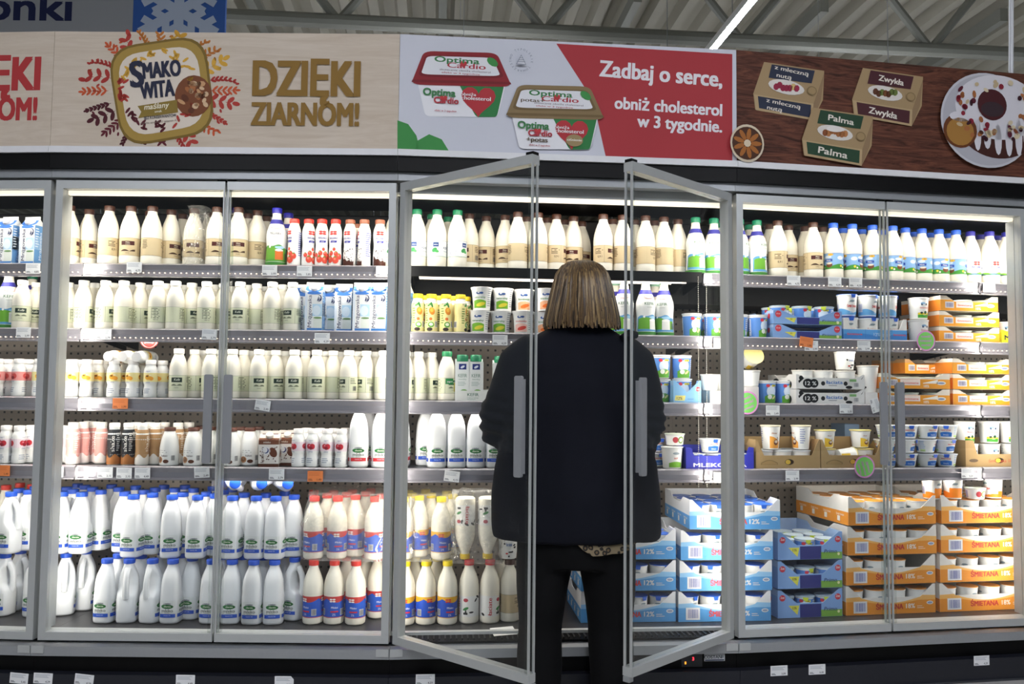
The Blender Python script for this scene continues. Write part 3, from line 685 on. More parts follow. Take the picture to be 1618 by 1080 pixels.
# cups
def cup(prof, lidr, lidc, g, R0, name='yoghurt_cup', mat=None, tab=None, flat_lid=True):
    h = prof[-1][1]; mb = MB().mat(mat or M_WHITE).lathe(prof, 24)
    l = MB().mat(pm('lid_'+lidc.lstrip('#'), lidc, .35, var=.03)).lathe([(lidr-.001, h-.0025), (lidr, h+.0001), (lidr, h+.0014), (lidr*.97, h+.0018), (lidr*.9, h+.0016)], 24)
    if tab: l.mat(pm('lid_'+tab.lstrip('#'), tab, .35)).prism([(-.008, h-.0125), (.008, h-.0125), (.011, h+.0009), (-.011, h+.0009)], -lidr-.0016, -lidr-.0008)
    ps = [('lid', l.mesh('lid'))]
    if g: ps.append(('label', wrap(g, prof, R0, th0=pi/2).mesh('label', 0)))
    return dict(name=name, body=mb.mesh(name), parts=ps, cat='cup', h=h+.002, r=lidr)
def taper(rb, rt, h, lip=.002): return [(rb-.003, 0), (rb, .002), (rb+(rt-rb)*.15, h*.15), (rb+(rt-rb)*.5, h*.5), (rt-.001, h-.008), (rt+lip-.001, h-.006), (rt+lip-.001, h-.003)]
def g_cream(c0, word, pct):
    g = G(); g.wave(-.13, .13, .006, lambda t: .024+.008*sin(t*12.6+1), c0, 40).up()
    for x in (-.065, .065):
        g.text(word, x, .036, .0105, '#cf3328', bold=.04, w=.046).disc(x, .063, .012, '#8fa0a8', .004).text(pct, x, .013, .009, '#ffffff', bold=.04).lines(x-.015, .058, .03, 1, .005, '#55606a').barcode(x+.034, .02, .022, .034, '#8890b8', '#eef0f6')
    return g
kind('cream', lambda: cup(taper(.034, .0405, .092), .0415, '#e79a3c', g_cream('#ef9a38', 'ŚMIETANA', '18%'), .04, 'cream_cup'))
kind('cream_blue', lambda: cup(taper(.034, .0405, .092), .0415, '#3b6fd6', g_cream('#6fb2e6', 'ŚMIETANA', '12%'), .04, 'cream_cup', tab='#2f66d4'))
kind('cream_big', lambda: cup(taper(.033, .0405, .112), .0415, '#eeb060', (lambda: g_cream('#f08c28', 'ŚMIETANA', '18%').up().wave(-.09, -.03, .006, lambda t: .045, '#f08c28'))(), .04, 'cream_cup'))
def g_tub():
    g = G()
    for x in (-.065, .065):
        g.wave(x-.026, x+.026, .008, lambda t: .024+.004*sin(t*3), '#2f6fc4').up().text('twarożek', x, .032, .008, '#d2504a', bold=.03, w=.04).text('świeży', x, .013, .006, '#e8f0fb').disc(x, .045, .01, '#9cc08a', .003).lines(x+.034, .046, .028, 5, .007, '#9fb7d8').rect(x+.036, .006, x+.058, .014, '#bcd98c')
    return g
kind('tub_blue', lambda: cup(taper(.032, .042, .056), .0445, '#eef1f6', g_tub(), .04, 'cheese_cup', tab='#2f5fd0'))
def g_skyr(a, b, word):
    def f():
        g = G()
        for x in (-.062, .062):
            g.wave(x-.026, x+.026, .008, lambda t: .035+.006*sin(pi*t), a, 14).up().disc(x+.004, .022, .019, b, .0075, rot=.25).text(word, x, .046, .008, '#4f8a4a' if b[1] == 'e' else '#d0524a', bold=.03, w=.046)
            g.up().disc(x-.005, .066, .0085, '#33589c', .005).disc(x+.007, .066, .007, '#33589c', .004).up().disc(x-.004, .068, .004, '#f6f7f8', .003).lines(x+.032, .08, .025, 9, .008, '#9aa0a8')
        return g
    return f
PSK = [(.031, 0), (.0335, .002), (.0345, .03), (.0365, .06), (.0400, .079), (.0425, .085), (.0425, .088)]
kind('skyr_green', lambda: cup(PSK, .0435, '#f3f2ef', g_skyr('#79b62f', '#e0d23a', 'naturalny')(), .0355)); kind('skyr_peach', lambda: cup(PSK, .0435, '#f3f2ef', g_skyr('#f0b48a', '#e8702c', 'brzoskwinia')(), .0355)); kind('skyr_red', lambda: cup(PSK, .0435, '#f3f2ef', g_skyr('#f4c9bd', '#d8473c', 'truskawka')(), .0355))
def g_bg(hh):
    g = G(); g.rect(-.12, hh*.03, .12, hh*.86, '#5c8fd8').up()
    for x in (-.06, .06):
        g.disc(x, hh*.52, .022, '#dceaf8', hh*.26).wave(x-.03, x+.03, hh*.03, lambda t: hh*(.30+.1*sin(pi*t)), '#63a83a', 14).up()
        g.disc(x-.008, hh*.28, .010, '#f2f4ee', hh*.1).disc(x+.013, hh*.26, .012, '#eadf9a', hh*.05, rot=.6).disc(x-.016, hh*.76, .008, '#d23c4a', .0065).rect(x+.0, hh*.72, x+.022, hh*.81, '#e4d94a').up().text('12%', x+.011, hh*.735, hh*.06, '#3a3320', bold=.04)
        g.rect(x+.032, hh*.1, x+.052, hh*.8, '#dfe7f2').lines(x+.034, hh*.72, .016, 6, hh*.09, '#6b7fae')
    return g
kind('blue_green', lambda: cup(taper(.033, .0385, .094), .0405, '#eef0ee', g_bg(.094), .0375)); kind('prime', lambda: cup(taper(.034, .0385, .075), .0405, '#cfe0ea', g_bg(.075), .0375, tab='#c9d83a'))
def g_cowcup(hh):
    g = G(); rr = random.Random(9)
    for x in (-.06, .06):
        g.rect(x-.024, hh*.25, x+.024, hh*.72, '#fbfaf6').up().text('łaciata', x-.008, hh*.46, hh*.12, '#3b6fb4', bold=.02, w=.024)
        for k in range(5): g.disc(x+.01+rr.uniform(-.006, .012), hh*.5+rr.uniform(-.1, .12)*hh, .0042, '#1d1d1f', .003, 8, rr.uniform(0, 3))
        g.disc(x, hh*.25, .012, '#1d1d1f', .003).disc(x-.018, hh*.2, .006, '#d8433a', .003)
    for k in range(8): g.disc(rr.uniform(-.115, .115), hh*rr.uniform(.1, .85), .0045, '#1d1d1f', .0035, 8, rr.uniform(0, 3))
    return g
kind('cow_cup', lambda: cup(taper(.034, .0415, .075), .0435, '#f1ece2', g_cowcup(.075), .039, 'cream_cup')); kind('cow_cup_tall', lambda: cup(taper(.031, .042, .112), .044, '#f3eee4', g_cowcup(.112), .039, 'cream_cup'))
def g_egg(hh, c):
    g = G()
    for x in (-.06, .06):
        g.wave(x-.02, x+.026, hh*.06, lambda t: hh*(.55-.25*t*t), c, 12).up().disc(x+.008, hh*.3, .011, '#7a4a38', hh*.12).up().disc(x+.008, hh*.33, .008, '#e8d5c0', hh*.06).rect(x+.012, hh*.38, x+.015, hh*.52, '#55483c').text('deser', x, hh*.64, hh*.08, '#b46a2c', bold=.02).lines(x+.034, hh*.8, .022, 7, hh*.09, '#8f97c0')
    return g
kind('dessert_peach', lambda: cup(taper(.031, .0385, .098), .041, '#f0e4c8', g_egg(.098, '#f1a94c'), .036, 'dessert_cup')); kind('dessert_yellow', lambda: cup(taper(.031, .0405, .074), .043, '#e3d48c', g_egg(.074, '#edc53e'), .038, 'dessert_cup'))
def g_vanil():
    g = G(); g.rect(-.12, .004, .12, .018, '#e2b04a').up()
    for x in (-.06, .06): g.text('serek', x, .032, .010, '#3b5fae', bold=.03, w=.032).disc(x-.024, .042, .006, '#d2413a').disc(x+.03, .022, .011, '#7a4b26', .013)
    return g
kind('vanilla', lambda: cup(taper(.034, .039, .068), .041, '#dfe6ec', g_vanil(), .038, 'cheese_cup'))
def g_meadow(hh):
    g = G()
    for x in (-.062, .062):
        g.wave(x-.028, x+.028, hh*.06, lambda t: hh*(.2+.02*sin(t*9)), '#4aa03a', 14).wave(x-.028, x+.028, hh*.2, lambda t: hh*(.28+.02*sin(t*7)), '#e0c83a', 14).up().disc(x+.006, hh*.3, .007, '#2c5a34', hh*.07).disc(x-.012, hh*.28, .006, '#2c3a34', hh*.05)
        g.text('śmietana', x, hh*.48, hh*.08, '#d2504a', bold=.03, w=.038).disc(x-.006, hh*.72, .011, '#8fb6d8', hh*.05).disc(x-.011, hh*.67, .004, '#2a4a6a', hh*.05).disc(x+.009, hh*.67, .004, '#2a4a6a', hh*.05).lines(x+.034, hh*.8, .024, 9, hh*.08, '#a7adb2')
    return g
kind('meadow', lambda: cup(taper(.0345, .0405, .092), .0415, '#f2f1ec', g_meadow(.092), .039, 'cream_cup'))
kind('plain_cup', lambda: cup(taper(.030, .0375, .066), .0395, '#f4f4f0', None, .036, 'dessert_cup', tab=None))
kind('small_tub', lambda: cup(taper(.033, .039, .048), .041, '#e4ecda', (lambda g: [g.disc(x-.012, .022, .012, '#b8424a', .012).disc(x+.012, .022, .014, '#7fa64a', .014).up().disc(x+.012, .022, .009, '#f0f3e6', .009).rect(x+.034, .006, x+.054, .036, '#aeb0d8') for x in (-.06, .06)] and g)(G()), .037, 'cheese_cup'))
kind('green_tub', lambda: cup(taper(.036, .0425, .086), .0445, '#f4f5f2', (lambda g: [g.wave(x-.03, x+.03, .006, lambda t: .022+.006*sin(pi*t), '#7cb83a', 14).up().text('ser', x, .038, .010, '#d8503a', bold=.03).disc(x, .06, .014, '#9aa8b0', .005) for x in (-.065, .065)] and g)(G()), .04, 'cheese_cup'))

# cartons
def carton(w, dp, hs, h, cols, g, name, capc=None, run=None):
    """Front face at y = -dp/2; the roof slopes back from the shoulder hs to a ridge at height h."""
    mb = MB().mat(pm('carton_'+cols.lstrip('#'), cols, .4)); a, b = w/2, dp/2
    yr = -b+run if run else b-.012
    v = [(-a, -b, 0), (a, -b, 0), (a, b, 0), (-a, b, 0), (-a, -b, hs), (a, -b, hs), (a, b, hs), (-a, b, hs), (-a, yr, h-.012), (a, yr, h-.012), (-a, yr, h), (a, yr, h), (-a, yr+.004, h), (a, yr+.004, h), (-a, yr+.004, h-.012), (a, yr+.004, h-.012)]
    f = [(0, 3, 2, 1), (0, 1, 5, 4), (1, 2, 6, 5), (2, 3, 7, 6), (3, 0, 4, 7), (4, 5, 9, 8), (8, 9, 11, 10), (10, 11, 13, 12), (12, 13, 15, 14), (14, 15, 6, 7), (5, 6, 15, 9), (4, 8, 14, 7), (9, 15, 13, 11), (8, 10, 12, 14)]
    body = mb.add(v, f).mesh(name, 0)
    mbp = MB().mat(M_PRINT); g['front'].into(mbp, lambda x, y, l: (x, -b-.0003-.0003*l, y))
    sl = sqrt((yr+b)**2+(h-.012-hs)**2); ty, tz = (yr+b)/sl, (h-.012-hs)/sl
    if 'roof' in g: g['roof'].into(mbp, lambda x, y, l: (x, -b+ty*y-tz*(.0004+.0003*l), hs+tz*y+ty*(.0004+.0003*l)))
    if 'side' in g:
        g['side'].into(mbp, lambda x, y, l: (a+.0003+.0003*l, x, y)); g['side'].into(mbp, lambda x, y, l: (-a-.0003-.0003*l, -x, y))
    ps = [('label', mbp.mesh('label', 0))]
    if capc:
        c = MB().mat(pm('cap_'+capc.lstrip('#'), capc, .4)).lathe([(.014, 0), (.0145, .001), (.0145, .011), (.013, .013), (.006, .0132)], 18)
        me = c.mesh('cap'); me.transform(Matrix.Translation((0, -b+ty*sl*.5-tz*.0008, hs+tz*sl*.5+ty*.0008)) @ Matrix.Rotation(atan2(tz, ty), 4, 'X')); ps.append(('cap', me))
    return dict(name=name, body=body, parts=ps, cat='carton', h=h, r=w/2)
def g_lake():
    f = G(); f.rect(-.033, 0, .033, .012, '#4b86cf').disc(0, .148, .030, '#4b82d4', .006).rect(-.033, .048, .033, .058, '#eef3f0').rect(.0, .012, .033, .05, '#e3e9e2').rect(-.004, .058, .033, .105, '#b7d8ef').up()
    f.rect(-.033, 0, -.024, .155, '#dfe9f5').disc(.012, .08, .016, '#dcebf7', .02).disc(.016, .052, .016, '#6f9560', .0035).up().text('Mrągowska', -.008, .014, .0145, '#3c3a66', al='l', rot=pi/2, w=.125, sk=.15)
    f.disc(.019, .128, .012, '#2c3560', .014).up().disc(.0165, .128, .0105, '#f3f5f4', .0125).up().poly([(.013, .118), (.021, .118), (.019, .138)], '#2c3560').poly([(.022, .118), (.028, .120), (.0225, .134)], '#2c3560')
    s = G(); s.rect(-.03, 0, .03, .155, '#6fa2d8').rect(-.03, .06, .03, .11, '#a9cdec').up().text('Mrągowska', .006, .02, .012, '#eef3fa', al='l', rot=pi/2, w=.11).lines(-.026, .14, .02, 8, .01, '#e5eef8')
    r = G(); r.rect(-.033, .0, .033, .039, '#f2f5f8').up().rect(-.033, .012, .033, .036, '#4b82d4').disc(0, .014, .031, '#4b82d4', .013).up().disc(0, .026, .023, '#eef3f8', .017).up().rect(-.033, .034, .033, .039, '#dbe6f4')
    return dict(front=f, side=s, roof=r)
kind('lake_carton', lambda: carton(.066, .064, .150, .192, '#f0f2f2', g_lake(), 'milk_carton', '#f4f1ec', .026))
def g_chc():
    f = G(); f.rect(-.038, 0, .038, .012, '#5b3424').rect(-.038, .085, .038, .102, '#7b4a33').up(); rr = random.Random(4)
    for k in range(16): f.disc(rr.uniform(-.034, .034), rr.uniform(.016, .084), rr.uniform(.002, .005), '#5a2d1e', .002, 7, rr.uniform(0, 3))
    f.disc(.016, .055, .014, '#6b3a24', .02, rot=.5).disc(-.01, .062, .017, '#f1eff0', .016).up().text('kakao', -.018, .016, .012, '#4a2a1e', al='l', rot=pi/2, w=.06).text('mleko', -.02, .09, .008, '#f3e8dc', al='l', bold=.02).disc(-.01, .062, .010, '#35447e', .011).up().disc(-.013, .064, .009, '#f1eff0', .010)
    s = G(); s.rect(-.03, 0, .03, .1, '#efe9e2').up().rect(-.03, 0, .03, .012, '#5b3424').rect(-.03, .085, .03, .1, '#7b4a33').disc(.0, .05, .02, '#6b3a24', .012, rot=.7)
    r = G(); r.rect(-.038, .0, .038, .045, '#efe4d8').up().rect(-.038, .0, .038, .012, '#7b4a33').rect(-.03, .036, .03, .046, '#5b3424')
    return dict(front=f, side=s, roof=r)
kind('choc_carton', lambda: carton(.076, .066, .102, .136, '#efe9e2', g_chc(), 'chocolate_milk_carton', '#f4efe8', .034))
def g_kef():
    f = G(); f.rect(-.028, .108, .028, .145, '#f3f5f3').up().rect(-.0145, .118, .0145, .140, '#26357e').disc(.006, .03, .016, '#6fae3c', .012).disc(-.006, .024, .014, '#86bf52', .009).text('KEFIR', .0, .088, .014, '#5f8a72', w=.034).text('naturalny', 0, .078, .006, '#8aa596').up().disc(0, .128, .009, '#e9eefa', .0045, rot=.5).lines(-.018, .068, .036, 3, .006, '#b5c4bc')
    s = G().rect(-.024, .01, .024, .14, '#eff1ee'); return dict(front=f, side=s)
def kefc():
    d = carton(.056, .056, .148, .160, '#f1f3f0', g_kef(), 'kefir_carton'); c = MB().mat(pm('cap_13704a', '#13704a', .4)).lathe([(.0215, .150), (.022, .152), (.022, .172), (.02, .175), (.01, .176)], 20)
    d['parts'].append(('cap', c.mesh('cap'))); d['h'] = .176; return d
kind('kefir_carton', kefc)

# ---------------------------------------------------------------- placing things
REG = []
ORD = ['first', 'second', 'third', 'fourth', 'fifth', 'sixth', 'seventh', 'eighth', 'ninth', 'tenth', 'eleventh', 'twelfth', 'thirteenth', 'fourteenth', 'fifteenth', 'sixteenth', 'seventeenth', 'eighteenth', 'nineteenth', 'twentieth']
def spawn(kd, M, cat=None):
    """A copy of a kind and of each of its parts (mesh data shared)."""
    p = proto(kd) if isinstance(kd, str) else kd
    if 'root' not in p:
        r = ob(p['name'], p['body']); p['root'] = r
        p['kids'] = [ob(n, me, r) for n, me in p['parts']]
        r.matrix_basis = M; return r
    r = p['root'].copy(); COL.objects.link(r)
    for c in p['kids']:
        k = c.copy(); COL.objects.link(k); k.parent = r
    r.matrix_basis = M; return r
def note(o, look, where, grp, cat):
    o['category'] = cat
    if grp: o['group'] = grp
    REG.append((o, look, where, grp))
USED = []
def put(kd, m, px, d, z, look, where, grp=None, rot=0., tilt=None):
    p = proto(kd); r = p['r']+.0007; d0 = d
    if p['cat'] == 'jug' and abs(sin(2*rot)) > .35: r = .046
    while True:          # step back until it stands clear of what is already on the shelf
        u = u_at(px, m, d, z+p['h']/2); w = WP(m, u, d, z); ok = True
        for q, r2, z2, h2 in USED:
            if z < z2+h2-.002 and z2 < z+p['h']-.002 and (q.x-w.x)**2+(q.y-w.y)**2 < (r+r2)**2: ok = False; break
        if ok: break
        d += .003
        if d > min(d0+.11, .6): print('DROP', look, where, px); return None
    USED.append((w, r, z, p['h']))
    M = FR[m] @ Matrix.Translation((u, d, z)) @ Matrix.Rotation(rot, 4, 'Z')
    o = spawn(kd, M); note(o, look, where, grp, p['cat']); return o
def row(kd, m, xs, d, z, look, where, grp, rots=(0,)):
    for i, x in enumerate(xs): put(kd, m, x, d+random.uniform(-.004, .004), z, look, where, grp, rots[i % len(rots)]+random.uniform(-.15, .15))
def finish_labels():
    by = {}
    for t in REG: by.setdefault((t[1], t[2]), []).append(t)
    for (look, where), L in by.items():
        L.sort(key=lambda t: proj(t[0].matrix_basis.translation)[0])
        for i, t in enumerate(L):
            n = len(L)
            if n == 1: s = f'{look}, {where}'
            elif n == 2: s = f'{look}, {("left", "right")[i]} one of two, {where}'
            else: s = f'{look}, {ORD[i] if i < n-1 or n < 4 else "last"} from left, {where}' if i < n-1 or n < 4 else f'{look}, rightmost, {where}'
            t[0]['label'] = s
            nw = len(s.replace(',', ' ').split())
            if nw > 16: print('LONG', nw, s)

# ================================================================ STOCKING THE SHELVES
D1 = DF+.052; D2 = D1+.092; D3 = D2+.092
S1, S2, S3, S4, S5 = [ZS[i]+.0004 for i in (1, 2, 3, 4, 5)]
FACE = (0, .9, -1.2, .1, 2.4, -.5, 1.6, .3)
BR = 'brown-capped milk bottle'
# --- top shelf
row('lake_carton', 0, (17, 52), D1+.004, S1, 'blue and white milk carton', 'top shelf, far left cabinet', 'milk cartons on the top shelf', (0,))
row('lake_carton', 0, (-6,), D1+.03, S1, 'cut-off blue and white milk carton', 'left edge, top shelf', None, (0,))
put('tall_kefir', 0, 76, D1, S1, 'green-capped kefir bottle behind door frame', 'top shelf, far left cabinet', None, .4)
row('brown', 1, (109, 140, 172, 206, 240, 270, 342, 376, 406), D1, S1, BR, 'front row, top shelf, left cabinet', 'brown-capped milk bottles on the top shelf', (1.9, 1.2, 2.6, .1, 3.6, .8, .6, .5, 2.2))
put('brown', 1, 306, D1+.03, S1-.0, BR+' wrapped in crinkled film', 'top shelf, left cabinet', 'brown-capped milk bottles on the top shelf', .3)
row('brown', 1, (236, 288, 329, 392, 421), D2, S1, BR, 'second row, top shelf, left cabinet', 'brown-capped milk bottles on the top shelf', FACE)
put('tall_butter', 1, 437, D1, S1, 'tall blue-capped buttermilk bottle with green landscape', 'top shelf, left cabinet', None, .15)
put('tall_butter', 1, 455, D2, S1, 'blue-capped buttermilk bottle standing behind another', 'top shelf, left cabinet', None, .3)
row('flav_red', 1, (465, 487.5, 508.5, 530), D1-.006, S1, 'red-capped strawberry buttermilk bottle', 'top shelf, left cabinet', 'flavoured buttermilk on the top shelf', (-.7, .8, .3, -.1))
row('flav_brown', 1, (553, 575.5, 600), D1-.006, S1, 'brown-capped coffee buttermilk bottle', 'top shelf, left cabinet', 'flavoured buttermilk on the top shelf', (-.4, -1.3, .1))
row('flav_brown', 1, (563,), D2-.01, S1, 'brown-capped coffee buttermilk bottle at the back', 'top shelf, left cabinet', 'flavoured buttermilk on the top shelf')
put('greencap', 1, 621, D1, S1, 'green-capped kefir bottle half behind door post', 'top shelf, left cabinet', None, .5)
row('greencap', 2, (658.5, 690.5, 722.5), D1, S1, 'green-capped kefir bottle', 'front row, top shelf, open cabinet', 'green-capped kefir on the top shelf', (.45, .4, 1.4))
row('greencap', 2, (650, 682, 708), D2, S1, 'green-capped kefir bottle', 'second row, top shelf, open cabinet', 'green-capped kefir on the top shelf', FACE)
row('brown', 2, (818, 850, 879, 906, 953, 984, 1020, 1049), D1, S1, BR, 'front row, top shelf, open cabinet', 'brown-capped milk bottles on the top shelf', (2.7, 3.0, 1.25, -.4, .9, 2.6, 2.4, 2.9))
row('brown', 2, (741, 768, 798), D1+.06, S1, BR+' set back', 'top shelf, open cabinet', 'brown-capped milk bottles on the top shelf', (-.7, -.5, -.2))
row('brown', 2, (833, 865, 892, 919, 938, 968, 1003, 1034), D2, S1, BR, 'second row, top shelf, open cabinet', 'brown-capped milk bottles on the top shelf', FACE)
row('brown', 2, (1071,), D1+.03, S1, BR+' beside the kefir', 'top shelf, open cabinet', 'brown-capped milk bottles on the top shelf', (2.4,))
row('tall_kefir', 2, (1099, 1128), D1, S1, 'green-capped kefir bottle with landscape sleeve', 'top shelf, open cabinet', 'tall kefir on the top shelf', (.1, -.2))
put('tall_kefir', 2, 1139, D2, S1, 'back green-capped kefir bottle behind two others', 'top shelf, open cabinet', 'tall kefir on the top shelf', .2)
row('tall_kefir', 3, (1168, 1196), D1, S1, 'green-capped kefir bottle', 'front row, top shelf, right cabinet', 'tall kefir on the top shelf', (.9, .5))
row('tall_kefir', 3, (1184,), D2, S1, 'green-capped kefir bottle behind two others', 'top shelf, right cabinet', 'tall kefir on the top shelf', (.6,))
row('brown', 3, (1229, 1285), D1, S1, BR, 'front row, top shelf, right cabinet', 'brown-capped milk bottles on the top shelf', (1.2, .05))
row('brown', 3, (1246, 1216, 1272, 1300), D2-.015, S1, BR, 'second row, top shelf, right cabinet', 'brown-capped milk bottles on the top shelf', (-.2, 1, 2, 3))
row('bluecap', 3, (1317, 1347, 1379, 1411, 1431, 1457, 1484, 1511), D1, S1, 'blue-capped milk bottle with meadow label', 'front row, top shelf, right cabinet', 'blue-capped milk bottles on the top shelf', (.8, .2, 1.0, 1.9, .7, 1.0, -.3, .5))
row('bluecap', 3, (1332, 1362, 1394, 1444, 1470, 1498), D2, S1, 'blue-capped milk bottle', 'second row, top shelf, right cabinet', 'blue-capped milk bottles on the top shelf', FACE)
row('navycap', 3, (1534, 1564, 1591), D1, S1, 'navy-capped buttermilk bottle with red ornament', 'top shelf, right cabinet', 'navy-capped buttermilk on the top shelf', (-.15, .1, .2))
row('navycap', 3, (1550, 1577), D2, S1, 'navy-capped buttermilk bottle', 'second row, top shelf, right cabinet', 'navy-capped buttermilk on the top shelf', FACE)
# --- second shelf
row('small', 0, (35, 57), D1, S2, 'small white-capped yoghurt bottle', 'second shelf, far left cabinet', 'small white-capped bottles', (.5, .35))
put('tall_kefir_pale', 0, 13, D1, S2, 'tall pale-capped kefir bottle with purple collar', 'second shelf, far left cabinet', None, .7)
put('tall_kefir', 0, 50, D2, S2, 'green-capped kefir bottle behind small white bottles', 'second shelf, far left cabinet', None, .2)
SM = 'small white-capped bottle, pale label'
SM = 'small white-capped yoghurt bottle'
row('small', 1, (86, 107, 132, 166, 195, 221, 249, 277, 302.5, 326, 353, 379, 405, 430, 462), D1, S2, SM, 'front row, second shelf, left cabinet', 'small white-capped bottles', (2.4, 3.2, 1.6, 1.4, 3.3, 1.5, 2.2, 3.3, .8, 2.3, .7, .1, 3.2, 3.0, -.55))
row('small', 1, (118, 149, 180, 207, 235, 262, 290, 315, 340, 366, 392, 418, 446), D2-.01, S2, SM, 'second row, second shelf, left cabinet', 'small white-capped bottles', FACE)
CT = 'tall blue-and-white milk carton'
row('lake_carton', 1, (498, 573, 600.5), D1+.004, S2, CT, 'front of the second shelf, left cabinet', 'milk cartons on the second shelf', (0,))
row('lake_carton', 1, (544,), D1+.04, S2, CT+' set slightly back', 'second shelf, left cabinet', 'milk cartons on the second shelf', (0,))
row('lake_carton', 1, (483, 519), D1+.078, S2, CT+' standing at the back', 'second shelf, left cabinet', 'milk cartons on the second shelf', (0,))
row('lake_carton', 2, (637,), D1+.01, S2, CT+' beside yellow-capped drinks', 'behind door post', 'milk cartons on the second shelf', (-.3,))
row('tropical', 2, (660, 681.5, 704.5, 727.5), D1-.01, S2, 'yellow-capped tropical drink bottle', 'front row, second shelf, open cabinet', 'tropical drinks on the second shelf', (.0, -.3, .0, .9))
row('tropical', 2, (651, 672, 694, 716, 736), D1+.05, S2, 'yellow-capped tropical drink bottle', 'second row, second shelf, open cabinet', 'tropical drinks on the second shelf', (.6, -.6, .4, 1.2, .8))
for lay, xs in ((0, (757, 791, 826, 859)), (1, (761, 794.5, 828, 863))):
    for i, x in enumerate(xs):
        kd = ('skyr_green', 'skyr_green', 'skyr_red' if lay == 0 else 'skyr_peach', 'skyr_peach')[i]
        put(kd, 2, x, D1, S2+lay*.0905, 'flared white cup with %s label' % ('green', 'green', 'red' if lay == 0 else 'orange', 'orange')[i], '%s layer, beside the yellow drinks' % ('lower', 'upper')[lay], 'flared yoghurt cups', random.uniform(-.15, .15))
row('tall_kefir_pale', 2, (986, 1020, 1049), D1, S2, 'pale-capped kefir bottle with purple collar', 'second shelf, open cabinet', 'pale-capped kefir beside the shopper', (-.3, .1, -.5))
row('tall_kefir_pale', 2, (972, 1035), D2, S2, 'pale-capped kefir bottle', 'second row, second shelf, open cabinet', 'pale-capped kefir beside the shopper', (.3, 1.2))
row('blue_green', 2, (1093, 1127), D1, S2, 'blue and green yoghurt cup', 'second shelf, open cabinet', 'blue and green cups', (.2, .3))
row('blue_green', 2, (1112,), D2, S2, 'blue and green yoghurt cup behind two others', 'second shelf', 'blue and green cups', (.2,))
row('blue_green', 3, (1166, 1197), D1, S2, 'blue and green yoghurt cup', 'second shelf, right cabinet', 'blue and green cups', (-.4, .5))
row('blue_green', 3, (1180,), D2, S2, 'blue and green yoghurt cup behind two others', 'right cabinet', 'blue and green cups', (.2,))
# --- third shelf
row('drink_pink', 0, (-4, 13, 30), D1-.012, S3, 'pink-labelled yoghurt drink bottle', 'front row, third shelf, far left', 'small yoghurt drinks on the third shelf', (.3, 2.2, 1.6))
row('drink_pink', 0, (46,), D1+.01, S3, 'peach-labelled yoghurt drink beside pink ones', 'third shelf', 'small yoghurt drinks on the third shelf', (.1,))
row('drink_pink', 0, (21, 39), D2-.03, S3, 'pink-labelled yoghurt drink bottle', 'second row, third shelf, far left', 'small yoghurt drinks on the third shelf', FACE)
row('drink_yellow', 0, (62,), D1-.012, S3, 'yellow-labelled drink half behind left door frame', 'third shelf', 'small yoghurt drinks on the third shelf', (.4,))
YL = 'yellow-labelled yoghurt drink bottle'
row('drink_yellow', 1, (90, 114, 137, 154, 180, 210, 238), D1-.012, S3, YL, 'front row, third shelf, left cabinet', 'small yoghurt drinks on the third shelf', (1.6, 2.3, .3, 2.3, .05, 1.7, 2.0))
row('drink_yellow', 1, (102, 126, 146, 168, 198, 224, 256), D1+.046, S3, YL, 'second row, third shelf, left cabinet', 'small yoghurt drinks on the third shelf', FACE)
for i, x in enumerate((180, 202, 224)):      # three lying on top, caps to the front
    u = u_at(x, 1, D1, S3+.18); o = spawn('drink_yellow', FR[1] @ Matrix.Translation((u, D1+.10, S3+.157)) @ Matrix.Rotation(pi/2, 4, 'X') @ Matrix.Rotation(.7*i+.4, 4, 'Z'))
    note(o, 'yoghurt drink bottle lying down, cap facing out', 'third shelf', 'drinks lying on top of the standing drinks', 'bottle')
row('small', 1, (282, 307, 333, 367, 385, 408.5, 435.5, 465, 500, 526, 551, 578.5, 606), D1, S3, SM, 'front row, third shelf, left cabinet', 'small white-capped bottles', (.05, 1.4, 2.9, 3.3, 2.1, .25, .75, .05, .25, 3.2, -.75, -1.0, 2.6))
row('small', 1, (322, 350, 397, 422, 450, 482, 513, 538, 565, 593), D2-.015, S3, SM, 'second row, third shelf, left cabinet', 'small white-capped bottles', FACE)
put('small_greencap', 2, 706, D1-.004, S3, 'small green-capped bottle with green and yellow label', 'third shelf', None, .8)
row('small', 2, (640, 661, 682), D1, S3, SM, 'front row, third shelf, open cabinet', 'small white-capped bottles', (1.6, 3.2, .9))
row('small', 2, (651, 672, 693), D2-.02, S3, SM, 'second row, third shelf, open cabinet', 'small white-capped bottles', FACE)
# --- fourth shelf
row('drink_berry', 0, (9.5, 30, 49), D1-.012, S4, 'white drink bottle with red berries', 'fourth shelf, far left cabinet', 'berry drinks on the left', (.05, 1.2, .1))
row('drink_berry', 1, (86, 101), D1-.005, S4, 'white berry drink bottle beside pink shakes', 'fourth shelf', 'berry drinks on the left', (.3, 1.4))
row('shake_pink', 1, (115.5, 131), D1-.012, S4, 'pink milk shake bottle', 'front row, fourth shelf, left cabinet', 'pink shakes', (.1, 1.6))
row('shake_pink', 1, (149, 160, 139), D1+.05, S4, 'pink milk shake bottle', 'second row, fourth shelf, left cabinet', 'pink shakes', (.4, 1.5, .2))
row('shake_black', 1, (180.5, 203), D1-.012, S4, 'black milk shake bottle', 'fourth shelf, left cabinet', 'black shakes', (.1, -.15))
row('shake_tan', 1, (225, 245), D1-.012, S4, 'tan milk shake bottle', 'fourth shelf, left cabinet', 'tan shakes', (1.2, 1.4))
row('shake_tan', 1, (214, 236, 259, 281, 298), D2-.03, S4, 'tan milk shake bottle', 'second row, fourth shelf, left cabinet', 'tan shakes', FACE)
